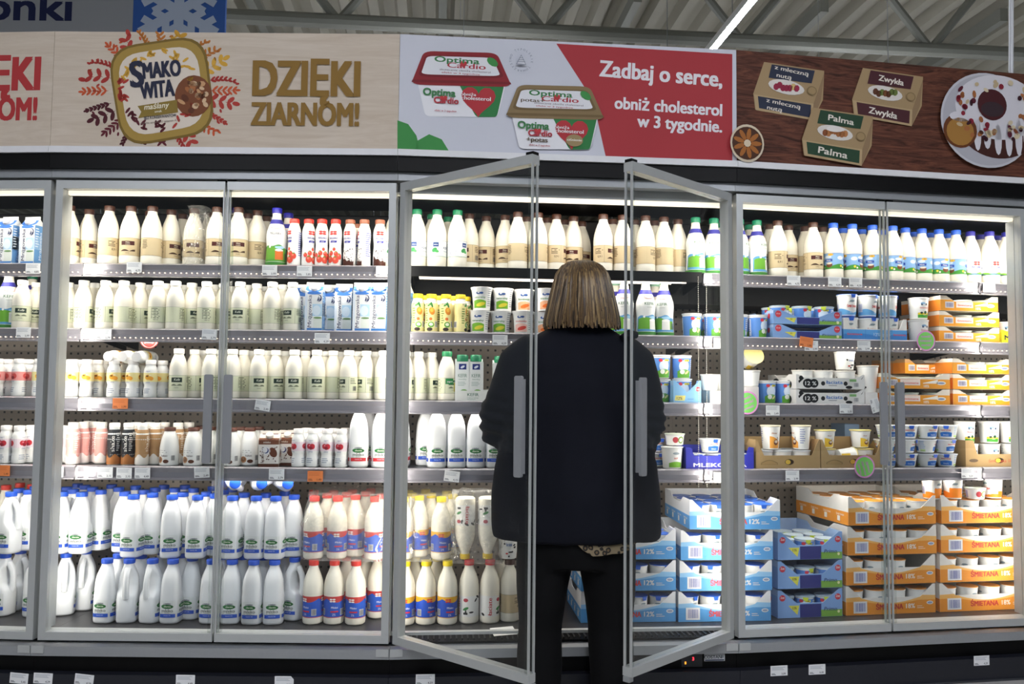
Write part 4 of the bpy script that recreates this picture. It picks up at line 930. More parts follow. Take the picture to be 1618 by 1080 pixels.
row('choc', 1, (268, 305.5, 331, 365, 394.5), D1-.005, S4, 'squat white chocolate milk bottle', 'fourth shelf, left cabinet', 'chocolate milk bottles', (-.3, -.2, -.1, -.1, .05))
row('choc', 1, (287, 318, 349, 380, 408), D2-.01, S4, 'squat white chocolate milk bottle', 'second row, fourth shelf', 'chocolate milk bottles', FACE)
put('choc_carton', 1, 427, D1, S4, 'front chocolate milk carton with brown splashes', 'fourth shelf, left cabinet', 'chocolate milk cartons', .12)
put('choc_carton', 1, 456, D1+.055, S4, 'rear chocolate milk carton half hidden by berry drink', 'fourth shelf', 'chocolate milk cartons', 0)
row('drink_berry', 1, (471.5, 494, 517, 539.5), D1-.012, S4, 'white drink bottle with red berries', 'front row, fourth shelf, left cabinet', 'berry drinks beside the red-banded jugs', (1.5, .05, .0, -.25))
row('drink_berry', 1, (484, 505, 527, 546), D1+.05, S4, 'white drink bottle with red berries', 'second row, fourth shelf', 'berry drinks beside the red-banded jugs', FACE)
JR = 'white jug with red label band'
row('jug_red', 1, (567, 602.5), D1-.002, S4, JR, 'fourth shelf, left cabinet', 'red-banded jugs', (pi+.08, pi))
row('jug_red', 1, (583,), D2+.006, S4, JR, 'second row, fourth shelf', 'red-banded jugs', (pi, pi))
row('jug_red', 2, (633,), D1+.06, S4, JR, 'behind the door post', 'red-banded jugs', (pi,))
JB = 'white jug with blue label band'
row('jug_blue', 2, (655, 690, 721, 752, 783), D1, S4, JB, 'fourth shelf, open cabinet', 'blue-banded jugs on the fourth shelf', (.75, pi, pi, pi-.1, pi))
row('jug_blue', 2, (672, 705), D2+.008, S4, JB, 'second row, fourth shelf', 'blue-banded jugs on the fourth shelf', (pi, pi))
# --- bottom deck, jugs in two layers
DK = DF-.0+.012; LY = .2365
def jrow(m, xs, d, lay, where, rots): row('jug_blue', m, xs, d, S5+lay*LY, JB, where, 'blue-banded jugs on the bottom deck', rots)
jrow(0, (7, 31, 57), DK+.07, 0, 'lower layer, deck, far left cabinet', (1.57, 1.4, 1.5))
jrow(0, (16, 44), DK+.07, 1, 'upper layer, deck, far left cabinet', (1.5, 1.4))
jrow(0, (28, 54), DK+.16, 1, 'second upper row, deck, far left', (1.5, 1.4))
row('wavy_red', 0, (8, 30, 49), DK+.27, S5+LY, 'red-capped milk bottle', 'back of the deck, far left', 'red-capped bottles far left', (0, 1, 2))
jrow(1, (103, 135), DK+.105, 0, 'set-back lower layer, deck, left cabinet', (.5, .25))
jrow(1, (168, 203, 240, 272, 303, 334, 366, 400, 433, 465), DK+.012, 0, 'lower layer front, deck, left cabinet', (pi, .12, -.1, pi, pi, pi, pi, pi, pi, 1.3))
jrow(1, (97, 128, 158), DK+.105, 1, 'upper layer by door frame', (pi-.2, pi, pi-.3))
jrow(1, (210, 240, 271, 311, 339, 366.5, 404, 435, 464), DK+.04, 1, 'upper layer front, deck, left cabinet', (pi, pi, pi+.2, pi, pi, pi-.1, pi, pi, pi))
jrow(1, (114, 145, 178), DK+.20, 1, 'second upper row by door frame', FACE)
jrow(1, (196, 226, 257, 288, 325, 352, 385, 419, 449), DK+.135, 1, 'upper layer second row, deck, left cabinet', (pi, 3, 2.8, 3.3, pi, 3, pi, pi, 3))
jrow(1, (104, 133, 162, 186, 213, 244, 275, 305, 335, 366), DK+.27, 1, 'upper layer third row, deck, left cabinet', (pi, 3, 2.8, 3.3, pi, 3, pi, pi, 3))
jrow(1, (121, 150, 175, 201, 230, 258, 291, 320, 350), DK+.37, 1, 'upper layer back row, left cabinet deck', (pi, 3, 2.8, 3.3, pi, 3, pi, pi, 3))
jrow(1, (186, 222, 256, 288, 319, 350, 383, 416, 449), DK+.105, 0, 'lower layer second row, deck, left cabinet', (pi, 3, 2.8, 3.3, pi, 3, pi, pi, 3))
for i, (x, yw, dz) in enumerate(((371, .30, .047), (413, .34, .047), (454, .38, .047))):       # three jugs lying on top, caps forward
    u = u_at(x, 1, DK+.03, S5+2*LY+.04)
    M = FR[1] @ Matrix.Translation((u, DK+.032, S5+2*LY+dz)) @ Matrix.Rotation(yw, 4, 'Z') @ Matrix.Translation((0, .22, 0)) @ Matrix.Rotation(pi/2, 4, 'X') @ Matrix.Rotation(.6+i, 4, 'Z')
    note(spawn('jug_blue', M), 'white jug lying down, blue cap forward', 'top of jug pile', 'jugs lying on the jug pile', 'jug')
# red and yellow labelled bottles, some in shrink film
def packs(kd, m, low, up, lk, grp, rots, where):
    for xs, lay, dd in ((low[0], 0, DK+.02), (low[1], 0, DK+.11), (up[0], 1, DK+.05), (up[1], 1, DK+.14), (up[2], 1, DK+.23)):
        nm = {DK+.02: 'lower layer front', DK+.11: 'lower layer second row', DK+.05: 'upper layer front', DK+.14: 'upper layer second row', DK+.23: 'upper layer back row'}[dd]
        row(kd, m, xs, dd, S5+lay*LY, lk, nm+', '+where, grp, rots)
packs('wavy_red', 1, ((495, 528, 562), (546, 596, 578)), ((496, 533, 561, 592), (516, 547, 577, 602), (495, 526, 556, 585)), 'red-capped bottle with blue label', 'red-capped milk bottles on the deck', (-.3, .6, .3, 1.2), 'left cabinet deck')
packs('wavy_yellow', 2, ((640, 673, 707), (655, 690)), ((637, 662, 697), (650, 681, 715), (645, 672, 705)), 'yellow-capped bottle with blue label', 'yellow-capped milk bottles on the deck', (.3, .9, .6), 'open cabinet deck')
put('cow', 2, 741, DK+.03, S5, 'left red-capped bottle with black cow patches', 'open cabinet deck', 'cow-patch milk bottles', -.9)
put('cow', 2, 774, DK+.03, S5, 'right red-capped bottle with black cow patches', 'open cabinet deck', 'cow-patch milk bottles', .35)
for i, x in enumerate((735, 771)):
    u = u_at(x, 2, DK+.035, S5+LY+.12)
    note(spawn('cow_yellow', FR[2] @ Matrix.Translation((u, DK+.035, S5+.2365+.2375)) @ Matrix.Rotation(pi, 4, 'X') @ Matrix.Rotation(.4+2.5*i, 4, 'Z')), 'upside-down yellow-capped bottle in loose film', 'deck, open cabinet', 'upside-down bottles in film', 'bottle')
put('brown', 2, 805, DK+.04, S5, 'milk bottle with beige label beside shopper', 'deck, open cabinet', None, 2.5)
put('cow_cup_tall', 2, 803, DK+.05, S5+.2365, 'cow-patch cup standing on a milk bottle', 'deck, open cabinet', None, .2)
put('brown', 2, 790, DK+.14, S5, 'milk bottle behind the cow-patch bottles', 'deck, open cabinet', None, 1.)
fl = MB().mat(pm('paper_white', '#f2f2f0', .7)).box(-.045, .045, -.0004, .0004, 0, .055).obj('paper_leaflet', None, 0)
fl.matrix_basis = FR[2] @ Matrix.Translation((u_at(797, 2, .14, .37), .075, .3625)) @ Matrix.Rotation(.25, 4, 'Z') @ Matrix.Rotation(radians(-75), 4, 'X'); tag(fl, 'white paper slip lying on the deck grille', 'paper')

def film(name, m, px0, px1, d0, d1, z0, z1, label, seed, bulge=.012, neck=.09):
    """A crinkled transparent shrink wrap round a block of bottles."""
    u0, u1 = u_at(px0, m, d0, z0), u_at(px1, m, d0, z0); rr = random.Random(seed); rings = []; n = 56; nz = 22
    cx, cy, hx, hy = (u0+u1)/2, (d0+d1)/2, (u1-u0)/2, (d1-d0)/2
    for j in range(nz+1):
        t = j/nz; z = z0+(z1-z0)*t; k = 1-neck*max(0, min(1, (t-.55)/.33))**1.4+(neck*.6*max(0, (t-.9)/.1) if neck > .2 else 0)
        ring = []
        for i in range(n):
            a = 2*pi*i/n; e = 5.; x, y = cos(a), sin(a); r = 1/(abs(x)**e+abs(y)**e)**(1/e)
            nn = noise.noise((x*4+seed, y*4, t*5))*bulge+noise.noise((x*11+seed, y*11, t*9))*bulge*.5+noise.noise((x*26, y*26+seed, t*22))*bulge*.25
            ring.append((cx+x*r*hx*k+x*nn, cy+y*r*hy*k+y*nn, z+.006*noise.noise((x*3, y*3, seed))*t))
        rings.append(ring)
    o = MB().mat(M_FILM).loft(rings).obj(name); o.matrix_basis = FR[m]; return tag(o, label, 'shrink wrap')
film('shrink_film', 1, 468, 624, DK-.012, DK+.34, S5+LY+.0, S5+LY+.244, 'crinkled clear film round the upper red-capped bottles', 1)
film('shrink_film', 2, 614, 720, DK-.012, DK+.34, S5+LY+.0, S5+LY+.244, 'crinkled clear film round the upper yellow-capped bottles', 5)
film('plastic_bag', 2, 716, 795, DK-.018, DK+.09, S5+.228, S5+LY+.262, 'loose clear bag round two upside-down bottles', 9, bulge=.024)
u = u_at(306, 1, D1, S1+.1)
film('plastic_bag', 1, 288, 325, D1-.022, D1+.082, S1+.001, S1+.238, 'crinkled clear film round one brown-capped bottle', 14, bulge=.016, neck=.5)

# ---------------------------------------------------------------- cardboard trays and their cups
def card(c): return pm('cardboard_'+c.lstrip('#'), c, .75, spec=.2, var=.06, scale=60)
def tray(name, w, dp, hf, hs, colour, draw, inner=None, slope=(.03, .17), back=None):
    """Open tray: low front with raised corners, sides and back wall."""
    t = .0025; a, b = w/2, dp/2; x0, x1 = slope[0]*w, slope[1]*w; hb = back or hs
    out = [(-a, 0), (a, 0), (a, hs), (a-x0, hs), (a-x1, hf), (-a+x1, hf), (-a+x0, hs), (-a, hs)]
    mb = MB().mat(card(colour)); 
    # front panel as three convex pieces
    for pts in ([(-a, 0), (a, 0), (a, hf), (-a, hf)], [(-a, hf), (-a+x1, hf), (-a+x0, hs), (-a, hs)], [(a-x1, hf), (a, hf), (a, hs), (a-x0, hs)]): mb.prism(pts, -b, -b+t)
    for sx in (-1, 1):
        xa, xb = (-a, -a+t) if sx < 0 else (a-t, a)
        p = [(-b+t, 0), (b, 0), (b, hb), (b-.25*dp, hb), (b-.35*dp, hs*.8), (-b+.35*dp, hs*.8), (-b+.25*dp, hs), (-b+t, hs)]
        p2 = [(-b+t, 0), (b, 0), (b, hs*.8), (-b+t, hs*.8)]
        n = 4; mb.add([(xa, y, z) for y, z in p2]+[(xb, y, z) for y, z in p2], [(3, 2, 1, 0), (4, 5, 6, 7)]+[(i, (i+1) % n, (i+1) % n+n, i+n) for i in range(n)])
        for q in ([(-b+t, hs*.8), (-b+.35*dp, hs*.8), (-b+.25*dp, hs), (-b+t, hs)], [(b-.35*dp, hs*.8), (b, hs*.8), (b, hb), (b-.25*dp, hb)]):
            mb.add([(xa, y, z) for y, z in q]+[(xb, y, z) for y, z in q], [(3, 2, 1, 0), (4, 5, 6, 7)]+[(i, (i+1) % n, (i+1) % n+n, i+n) for i in range(n)])
    mb.box(-a+t, a-t, b-t, b, 0, hb).box(-a+t, a-t, -b+t, b-t, 0, t)
    def top(x):
        x = abs(x)
        if x < a-x1: return hf
        if x > a-x0: return hs
        return hf+(hs-hf)*(x-(a-x1))/(x1-x0)
    pr = MB().mat(M_CARD); g = G(); sd = G(); draw(g, w, hf, hs, top, sd, dp)
    g.into(pr, lambda x, y, l: (x, -b-.0003-.00035*l, y))
    sd.into(pr, lambda x, y, l: (-a-.0003-.00035*l, -x, y)); sd.into(pr, lambda x, y, l: (a+.0003+.00035*l, x, y))
    return dict(name=name, body=mb.mesh(name, 0), parts=[('printed_face', pr.mesh('printed_face', 0))], cat='tray', h=hs, r=w/2, w=w, dp=dp)
def under(g, w, top, fn, c, n=40, x0=None, x1=None):
    a = w/2; x0 = -a if x0 is None else x0; x1 = a if x1 is None else x1; v = []; f = []
    for i in range(n+1): x = x0+(x1-x0)*i/n; v += [(x, .0005), (x, max(.001, min(top(x)-.0008, fn((x+a)/w))))]
    for i in range(n): f.append((2*i, 2*i+2, 2*i+3, 2*i+1))
    g.it.append((v, f, lin(c), g.l)); return g
def d_cream(c1, c2, pct, txt, tcol):
    def f(g, w, hf, hs, top, sd, dp):
        under(g, w, top, lambda t: hs*.60-.0*t+.006*sin(t*3) if (t < .2 or t > .8) else hf*(.95-.28*sin((t-.2)/.6*pi)), c2)
        g.up(); under(g, w, top, lambda t: hs*.46 if (t < .18 or t > .82) else hf*(.86-.26*sin((t-.15)/.7*pi)), c1)
        g.up().rect(-w*.42, hf*.12, -w*.27, hf*.82, '#e9e8ea').barcode(-w*.405, hf*.18, w*.12, hf*.58, '#6e76b4').text(txt, -w*.02, hf*.30, hf*.32, tcol, bold=.045, w=w*.30).text(pct, w*.215, hf*.32, hf*.30, '#f7f1e6', bold=.03).lines(w*.29, hf*.42, w*.09, 2, .007, '#f6ead8', .002)
        g.disc(w*.435, hf*.62, w*.038, '#f2f0ec', hf*.11).up().disc(w*.435, hf*.62, w*.03, '#9aa6c4', hf*.07)
        sd.rect(-dp/2, .0005, dp/2, hs*.46, c1, 8)
        for k in range(4):
            x = -dp*.36+dp*.24*k; sd.up().rect(x-dp*.118, .001, x-dp*.116, hs*.45, '#b96a28', 1); sd.rect(x-.02, hs*.1, x+.0, hs*.28, '#efe7dc').text(txt, x, hs*.30, hs*.07, '#f6e8d4', bold=.03, w=dp*.14)
    return f
def d_prime(g, w, hf, hs, top, sd, dp):
    under(g, w, top, lambda t: 1, '#86abe0'); g.up()
    g.rect(w*.16, .001, w*.5-.001, hf*.5, '#7fb04a').rect(-w*.16, .001, w*.17, hf*.93, '#33387e').poly([(-w*.34, hf*.85), (-w*.17, hf*.85), (-w*.2, hf*.2)], '#e3df5a').up()
    g.text('Primo', w*.31, hf*.42, hf*.28, '#2a3468', sk=.25, bold=.02, w=w*.2).disc(w*.44, hf*.35, w*.02, '#e8e6b0').text('12%', -w*.245, hf*.6, hf*.16, '#4a4420', bold=.03)
    for sx in (-1, 1): g.disc(sx*w*.43, hs*.72, w*.045, '#d2404e').up().text('Zott', sx*w*.43, hs*.70, hs*.09, '#f4e6e8', bold=.03, w=w*.06); g.l -= 1
    sd.rect(-dp/2, .0005, dp/2, hs*.78, '#7fa6dc', 8).up().disc(dp*.33, hs*.6, .011, '#d2404e').disc(-dp*.33, hs*.6, .011, '#d2404e')
def d_light(g, w, hf, hs, top, sd, dp):
    under(g, w, top, lambda t: 1, '#8dc3ee'); g.up().rect(-w*.46, hf*.25, -w*.1, hf*.8, '#ece48a', 3, .004).disc(w*.38, hs*.62, w*.085, '#d2404e').up().text('12%', -w*.28, hf*.36, hf*.3, '#4a4320', bold=.03).text('Zott', w*.38, hs*.58, hs*.1, '#f8ecee', bold=.03).lines(0, hf*.4, w*.35, 1, .006, '#4c86c4', .002)
    sd.rect(-dp/2, .0005, dp/2, hs*.78, '#8dc3ee', 8)
def d_half(g, w, hf, hs, top, sd, dp):        # white over blue
    under(g, w, top, lambda t: hf*.92, '#5aa2e2'); g.up(); under(g, w, top, lambda t: hf*.5+.004*sin(t*8), '#4186d0'); g.up().text('śmietana', -w*.33, hf*.42, hf*.2, '#e85a48', bold=.03, w=w*.24).text('12%', w*.02, hf*.36, hf*.3, '#d8eafa').lines(w*.1, hf*.45, w*.16, 2, .006, '#cfe4f8', .002).text('śmietana', w*.38, hf*.42, hf*.2, '#e85a48', bold=.03, w=w*.2)
    for x in (-w*.16, w*.2): g.rect(x, 0.001, x+.001, hf-.001, '#2f6cb4', 1)
    sd.rect(-dp/2, .0005, dp/2, hs*.5, '#5aa2e2', 8)
def d_orange(g, w, hf, hs, top, sd, dp):
    under(g, w, top, lambda t: (hs*.75 if t < .3 else hf)*.98, '#f0a02c'); g.up().rect(-w*.42, hf*.3, -w*.27, hf*.95, '#eee8e4').rect(-w*.23, hf*.35, w*.06, hf*.95, '#fbe9df').disc(w*.37, hf*.6, w*.07, '#f3efe8', hf*.2)
    g.wave(w*.1, w*.32, hf*.55, lambda t: hf*(.6+.35*t), '#fdf6ec', 10).up().barcode(-w*.41, hf*.36, w*.13, hf*.5, '#8a86a8').text('śmietana', -w*.085, hf*.5, hf*.22, '#e2553a', bold=.03, w=w*.24).text('18%', w*.15, hf*.14, hf*.3, '#fdf3e2', bold=.03).disc(w*.37, hf*.6, w*.05, '#8d98b8', hf*.1).rect(-w*.25, .001, -w*.248, hf, '#b5701c', 1)
    sd.rect(-dp/2, .0005, dp/2, hs*.75, '#ea8a2a', 8)
def d_cow(g, w, hf, hs, top, sd, dp):
    g.disc(-w*.33, hf*.5, hf*.5, '#161618', hf*.42).disc(-w*.24, hf*.5, hf*.42, '#161618', hf*.4).disc(-w*.11, hf*.5, hf*.2, '#2a2a2c').disc(w*.22, hf*.5, hf*.2, '#2a2a2c').disc(w*.27, hf*.17, w*.05, '#161618', hf*.14)
    g.rect(w*.28, hf*.68, w*.38, hf*.9, '#8cc07c').poly([(w*.38, hf*.95), (w*.46, hf*.9), (w*.492, hs*.95), (w*.45, hs*.7)], '#161618').poly([(-w*.47, hs*.55), (-w*.40, hf*1.02), (-w*.385, hf*.95), (-w*.46, hf*.5)], '#161618').disc(-w*.43, hs*.75, w*.03, '#161618', hs*.16).up()
    g.text('12 %', -w*.29, hf*.33, hf*.36, '#f4f4f2', bold=.03, w=w*.16).text('łaciata', w*.055, hf*.46, hf*.34, '#2f74c0', bold=.03, w=w*.24).lines(-w*.03, hf*.28, w*.17, 1, .006, '#9a9aa0', .003).barcode(w*.34, hf*.2, w*.07, hf*.4, '#7d8088')
    sd.disc(-dp*.2, hs*.4, .03, '#161618', .02).disc(dp*.25, hs*.3, .025, '#161618', .018)
def d_kraft(txt=None, col='#b5623e'):
    def f(g, w, hf, hs, top, sd, dp):
        g.disc(w*.0+.005, hf*.5, w*.07, '#3a2a1c', hf*.22).up().disc(-w*.02+.005, hf*.5, w*.04, '#d9b548', hf*.18); g.l = 0
        if txt: g.text(txt, w*.06, hf*.36, hf*.26, col, bold=.02, w=w*.42).disc(-w*.38, hf*.5, w*.07, '#6a5540', hf*.14).disc(w*.43, hf*.5, w*.05, '#6a5540', hf*.14)
        else: g.wave(-w*.42, -w*.16, hf*.3, lambda t: hf*(.45+.22*sin(pi*t)), '#8c744c', 14).up().wave(-w*.405, -w*.175, hf*.32, lambda t: hf*(.40+.20*sin(pi*t)), '#a98b5c', 14)
    return f
def d_blue(g, w, hf, hs, top, sd, dp):
    under(g, w, top, lambda t: 1, '#3438a8'); g.up().text('MLEKOVITA', 0, hf*.16, hf*.30, '#f6f6fa', bold=.05, w=w*.78); sd.rect(-dp/2, .0005, dp/2, hs*.8, '#3438a8', 6)
def d_yellow(g, w, hf, hs, top, sd, dp):
    under(g, w, top, lambda t: 1, '#dedb2c'); g.up().text('MLEKO', w*.02, hf*.28, hf*.42, '#2c2f34', bold=.05, w=w*1.0-.02); sd.rect(-dp/2, .0005, dp/2, hs*.8, '#dedb2c', 6)
def d_plain(g, w, hf, hs, top, sd, dp): g.rect(-.001, .001, .001, .002, '#dddddd')
def d_kefbox(g, w, hf, hs, top, sd, dp): g.text('KEFIR', -w*.02, hf*.48, hf*.30, '#4f7f68', bold=.02, w=w*.30).text('naturalny', -w*.02, hf*.26, hf*.13, '#8aa596', w=w*.3).lines(-w*.17, hf*.14, w*.3, 1, .005, '#b5c4bc', .002)
TK = {}
def tray_at(key, m, px0, px1, df, z, label, dp, hf, hs, colour, draw, grp=None, rot=0., slope=(.03, .17), name='cardboard_tray', back=None):
    """Tray whose front spans px0..px1; returns a function giving places inside it."""
    df += .003; u0, u1 = u_at(px0, m, df, z+hf/2), u_at(px1, m, df, z+hf/2); w = u1-u0
    k = (key, round(w, 2), dp)
    if k not in TK: TK[k] = tray(name, w, dp, hf, hs, colour, draw, slope=slope, back=back)
    M = FR[m] @ Matrix.Translation(((u0+u1)/2, df, z)) @ Matrix.Rotation(rot, 4, 'Z') @ Matrix.Translation((0, dp/2, 0))
    o = spawn(TK[k], M); tag(o, label, 'tray', grp)
    return lambda x, y, zz=.0028: M @ Matrix.Translation((x*w, -dp/2+y, zz))
def fill(T, kd, xs, y, look, where, grp, z=.0028, rots=None):
    for i, x in enumerate(xs):
        note(spawn(kd, T(x, y, z) @ Matrix.Rotation((rots[i % len(rots)] if rots else random.uniform(-.6, .6)), 4, 'Z')), look, where, grp, 'cup')
X4 = (-.359, -.120, .120, .359)
# orange cream trays: two columns of four
LVL = ['bottom', 'second', 'third', 'top']
TH = .1185
for ci, (p0, p1, nm) in enumerate(((1337, 1478, 'left'), (1485, 1630, 'right'))):
    for lv in range(4):
        z = S5+lv*TH; dx = (0, 0, 2, 2)[lv]
        T = tray_at('cream_orange', 3, p0+dx, p1+dx, DF+(.0 if lv < 3 else .004), z, f'orange tray of cream cups, {LVL[lv]} of the {nm} deck column' if lv in (0, 3) else f'orange tray of cream cups, {LVL[lv]} up in the {nm} deck column', .40, .066, .1150, '#e6e2dc', d_cream('#e79432', '#f0b766', '18%', 'ŚMIETANA', '#c23a3a'), 'orange cream trays on the deck', (.0, .006, -.01, .0)[lv] if ci else (0, .0, 0, .02)[lv])
        xs = X4 if not (ci == 0 and lv == 1) else X4[:3]
        fill(T, 'cream', xs, .046, 'cream cup', f'front of the {LVL[lv]} tray, {nm} orange column', 'cream cups in the orange trays', rots=(.9, 2.2, .1, 1.6, .3) if lv % 2 else (2.0, .2, 1.4, .6, 2.6))
        if lv == 3:
            for q in range(1, 4): fill(T, 'cream', X4, .046+.088*q, 'cream cup', f'row {q+1} of the top tray, {nm} orange column', 'cream cups in the orange trays')
# tall cups on the right-hand column
zt = S5+3*TH+.0028+.0945
for x, kd, lk, dd in ((1472, 'cream_big', 'tall cream cup with orange band standing above the gap', DF+.048), (1505, 'cream_big', 'tall orange and white cream cup beside a small tub', DF+.05), (1568, 'cream_big', 'tall cream cup, barcode side out, beside small tub', DF+.05), (1541, 'small_tub', 'small white tub between the tall cream cups', DF+.03)):
    put(kd, 3, x, dd, zt, lk, 'deck top', 'cups on top of the orange trays', {1472: .35, 1505: -.3, 1568: 1.6, 1541: .1}[x])
# blue prime trays
for lv in range(3):
    T = tray_at('prime', 3, 1229, 1331, DF+.0, S5+lv*.113, f'dark blue and green yoghurt tray, {("bottom", "middle", "top")[lv]} of three', .36, .056, .108, '#9fb8dc', d_prime, 'blue yoghurt trays on the deck', slope=(.05, .30))
    fill(T, 'prime', (-.32, 0, .32), .046, 'blue yoghurt cup', f'front of the {("bottom", "middle", "top")[lv]} blue-green tray', 'cups in the blue yoghurt trays')
    if lv == 2:
        for q in (1, 2): fill(T, 'prime', (-.32, 0, .32), .046+.09*q, 'blue yoghurt cup', f'row {q+1} of the top blue-green tray', 'cups in the blue yoghurt trays')
# light blue cream trays in the open cabinet
for lv in range(4):
    p0, p1 = ((1072, 1218), (1074, 1220), (1076, 1221), (1090, 1232))[lv]
    T = tray_at('cream_blue', 2, p0, p1, DF-.008, S5+lv*.1175, f'light blue cream tray, {LVL[lv]} of the tall blue stack' if lv in (0, 3) else f'light blue cream tray, {LVL[lv]} up in the tall blue stack', .34 if lv < 3 else .38, .066, .1145, '#e4e6ea', d_cream('#5b9fdc', '#93c6ee', '12%', 'ŚMIETANA', '#d8483e'), 'light blue cream trays', .0 if lv < 3 else -.02)
    fill(T, 'cream_blue', X4, .046, 'blue-lidded cream cup', f'front of the {LVL[lv]} tray, tall blue stack', 'cream cups in the blue trays')
    if lv == 3:
        for q in (1, 2, 3): fill(T, 'cream_blue', X4, .046+.088*q, 'blue-lidded cream cup', f'row {q+1} of the top tray, tall blue stack', 'cream cups in the blue trays')
for lv in range(3):
    T = tray_at('cream_blue_b', 2, 918, 1068, DF+.0, S5+lv*.119, f'light blue cream tray half behind the shopper, {("bottom", "middle", "top")[lv]} of three', .34, .066, .1145, '#e4e6ea', d_cream('#5b9fdc', '#93c6ee', '12%', 'ŚMIETANA', '#d8483e'), 'light blue cream trays')
    fill(T, 'cream_blue', X4[2:] if lv < 2 else X4[3:], .046, 'blue-lidded cream cup', f'{("bottom", "middle", "top")[lv]} tray beside the shopper', 'cream cups in the blue trays')
    if lv == 2: fill(T, 'cream_blue', X4[3:], .135, 'blue-lidded cream cup', 'second row, top tray beside the shopper', 'cream cups in the blue trays')
# second shelf, right
for lv in (0, 1):
    T = tray_at('prime_small', 3, 1222, 1330, DF+.006, S2+lv*.0575, f'small light blue yoghurt tray, {("lower", "upper")[lv]} of two on the second shelf', .22, .030, .0555, '#a9c2e6', d_prime, 'small blue yoghurt trays', slope=(.12, .34))
    if lv == 0: fill(T, 'tub_blue' if 0 else 'prime', (.0,), .05, 'blue yoghurt cup sunk in the small blue trays', 'second shelf', None) if 0 else None
    else: fill(T, 'prime', (-.33, .0, .33), .048, 'blue yoghurt cup', 'front of the upper small blue tray', 'cups in the small blue trays'); fill(T, 'prime', (-.3, .0, .3), .137, 'blue yoghurt cup', 'rear of the upper small blue tray', 'cups in the small blue trays')
put('green_tub', 3, 1309, D1+.03, S2+.132, 'white and green tub on top of blue cups', 'second shelf', None, .3) if 0 else None
T = tray_at('half', 3, 1333, 1433, DF+.006, S2, 'white and blue cream tray beside small blue trays, second shelf', .24, .046, .088, '#eceae6', d_half, None, slope=(.05, .12))
for i, x in enumerate((-.322, 0, .322)):
    note(spawn('cream_blue', T(x, .052) @ Matrix.Rotation(.2*i-.2, 4, 'Z')), 'lower cream cup', 'white and blue tray, second shelf', 'cups in the white and blue tray', 'cup')
    note(spawn('cream_blue', T(x-.01, .052, .0028+.0955) @ Matrix.Rotation(.5*i+.1, 4, 'Z')), 'upper cream cup', 'white and blue tray, second shelf', 'cups in the white and blue tray', 'cup')
for lay in (0, 1): row('meadow', 3, (1451,), D1+.01, S2+lay*.0945, 'white cup with green meadow', '%s layer beside the white-blue tray' % ('lower', 'upper')[lay], 'meadow cups on the second shelf', (.1, .2))
for lv in range(3):
    T = tray_at('orange_small', 3, 1484+1*lv, 1579-1*lv, DF+.012, S2+lv*.0655, f'orange cream tray on the second shelf, {("bottom", "middle", "top")[lv]} of three', .26, .040, .063, '#efe4d4', d_orange, 'orange trays on the second shelf', slope=(.10, .24))
    if lv == 2: 
        for q in range(2): fill(T, 'small_tub', (-.34, 0, .34), .05+.09*q, 'pale tub', '%s row, top orange tray, second shelf' % ('front', 'rear')[q], 'tubs in the orange trays')
    else: fill(T, 'small_tub', (-.34, 0, .34), .05, 'pale tub', f'{("bottom", "middle")[lv]} orange tray, second shelf', 'tubs in the orange trays')
T = tray_at('yellow', 3, 1583, 1630, DF+.014, S2, 'bright yellow tray with black lettering, second shelf far right', .22, .050, .056, '#e2df4a', d_yellow, None)
fill(T, 'meadow', (.0,), .05, 'tall cup in the yellow tray', 'second shelf', 'cups in the yellow tray')
put('plain_cup', 3, 1585, DF+.03, S2+.131+.0665 if 0 else S2+.0970, 'plain white cup above the yellow tray', 'second shelf', None) if 0 else None
# third shelf
def cardbox(px0, px1, m, d0, d1, z, h, label, col, name='cardboard_box'):
    u0, u1 = u_at(px0, m, d0, z), u_at(px1, m, d0, z); o = MB().mat(card(col)).box(u0, u1, d0, d1, z, z+h).box(u0+.004, u1-.004, d0+.003, d1-.003, z+h+.0002, z+h+.0012).obj(name, None, 0); o.matrix_basis = FR[m]; return tag(o, label, 'box')
u_ = None
T = tray_at('kefbox', 2, 719, 778, DF+.0, S3, 'white carton tray lettered in green, third shelf', .075, .040, .044, '#eceee9', d_kefbox, None, slope=(.01, .02))
for i, (x, lk) in enumerate(((-.305, 'left green-capped kefir carton in the white tray'), (.06, 'middle green-capped kefir carton in the white tray'), (.72, 'green-capped kefir carton standing right of the tray'))):
    o = spawn('kefir_carton', T(x, .0375 if i < 2 else .05, .003 if i < 2 else 0)); o['category'] = 'carton'; o['label'] = lk; o['group'] = 'kefir cartons'
for lay, xs in ((1, (1046, 1079)), (0, (1047, 1078))):
    pass
T = tray_at('light', 2, 1064, 1108, DF+.004, S3, 'light blue tray with red badge, third shelf, open cabinet', .20, .036, .088, '#a6cdf0', d_light, None, slope=(.06, .55))
row('blue_green', 2, (1044, 1077), D1+.03, S3+.0965, 'blue and green cup above the light blue tray', 'third shelf', 'stacked blue and green cups', (.2, -.1))
row('blue_green', 2, (1044,), D1+.03, S3, 'blue and green cup left of the light tray', 'third shelf', 'stacked blue and green cups', (.2,))
note(spawn('blue_green', T(.02, .078, .003)), 'blue and green cup inside the light blue tray', 'third shelf', 'stacked blue and green cups', 'cup')
cardbox(1122, 1152, 2, DF+.006, DF+.14, S3, .048, 'plain white box under white cups, third shelf, open cabinet', '#eceae6')
row('plain_cup', 2, (1121.5, 1145), DF+.06, S3+.0496, 'plain white cup on the white box', 'open cabinet', 'plain white cups', (0, 0))
cardbox(1166, 1199, 3, DF+.006, DF+.14, S3, .066, 'plain white box behind the green disc sign, third shelf', '#e9e7e3')
row('plain_cup', 3, (1186,), DF+.06, S3+.0676, 'plain white cup on the box behind green disc', 'third shelf', 'plain white cups', (0,))
u = u_at(1198, 3, D1, S3+.13)
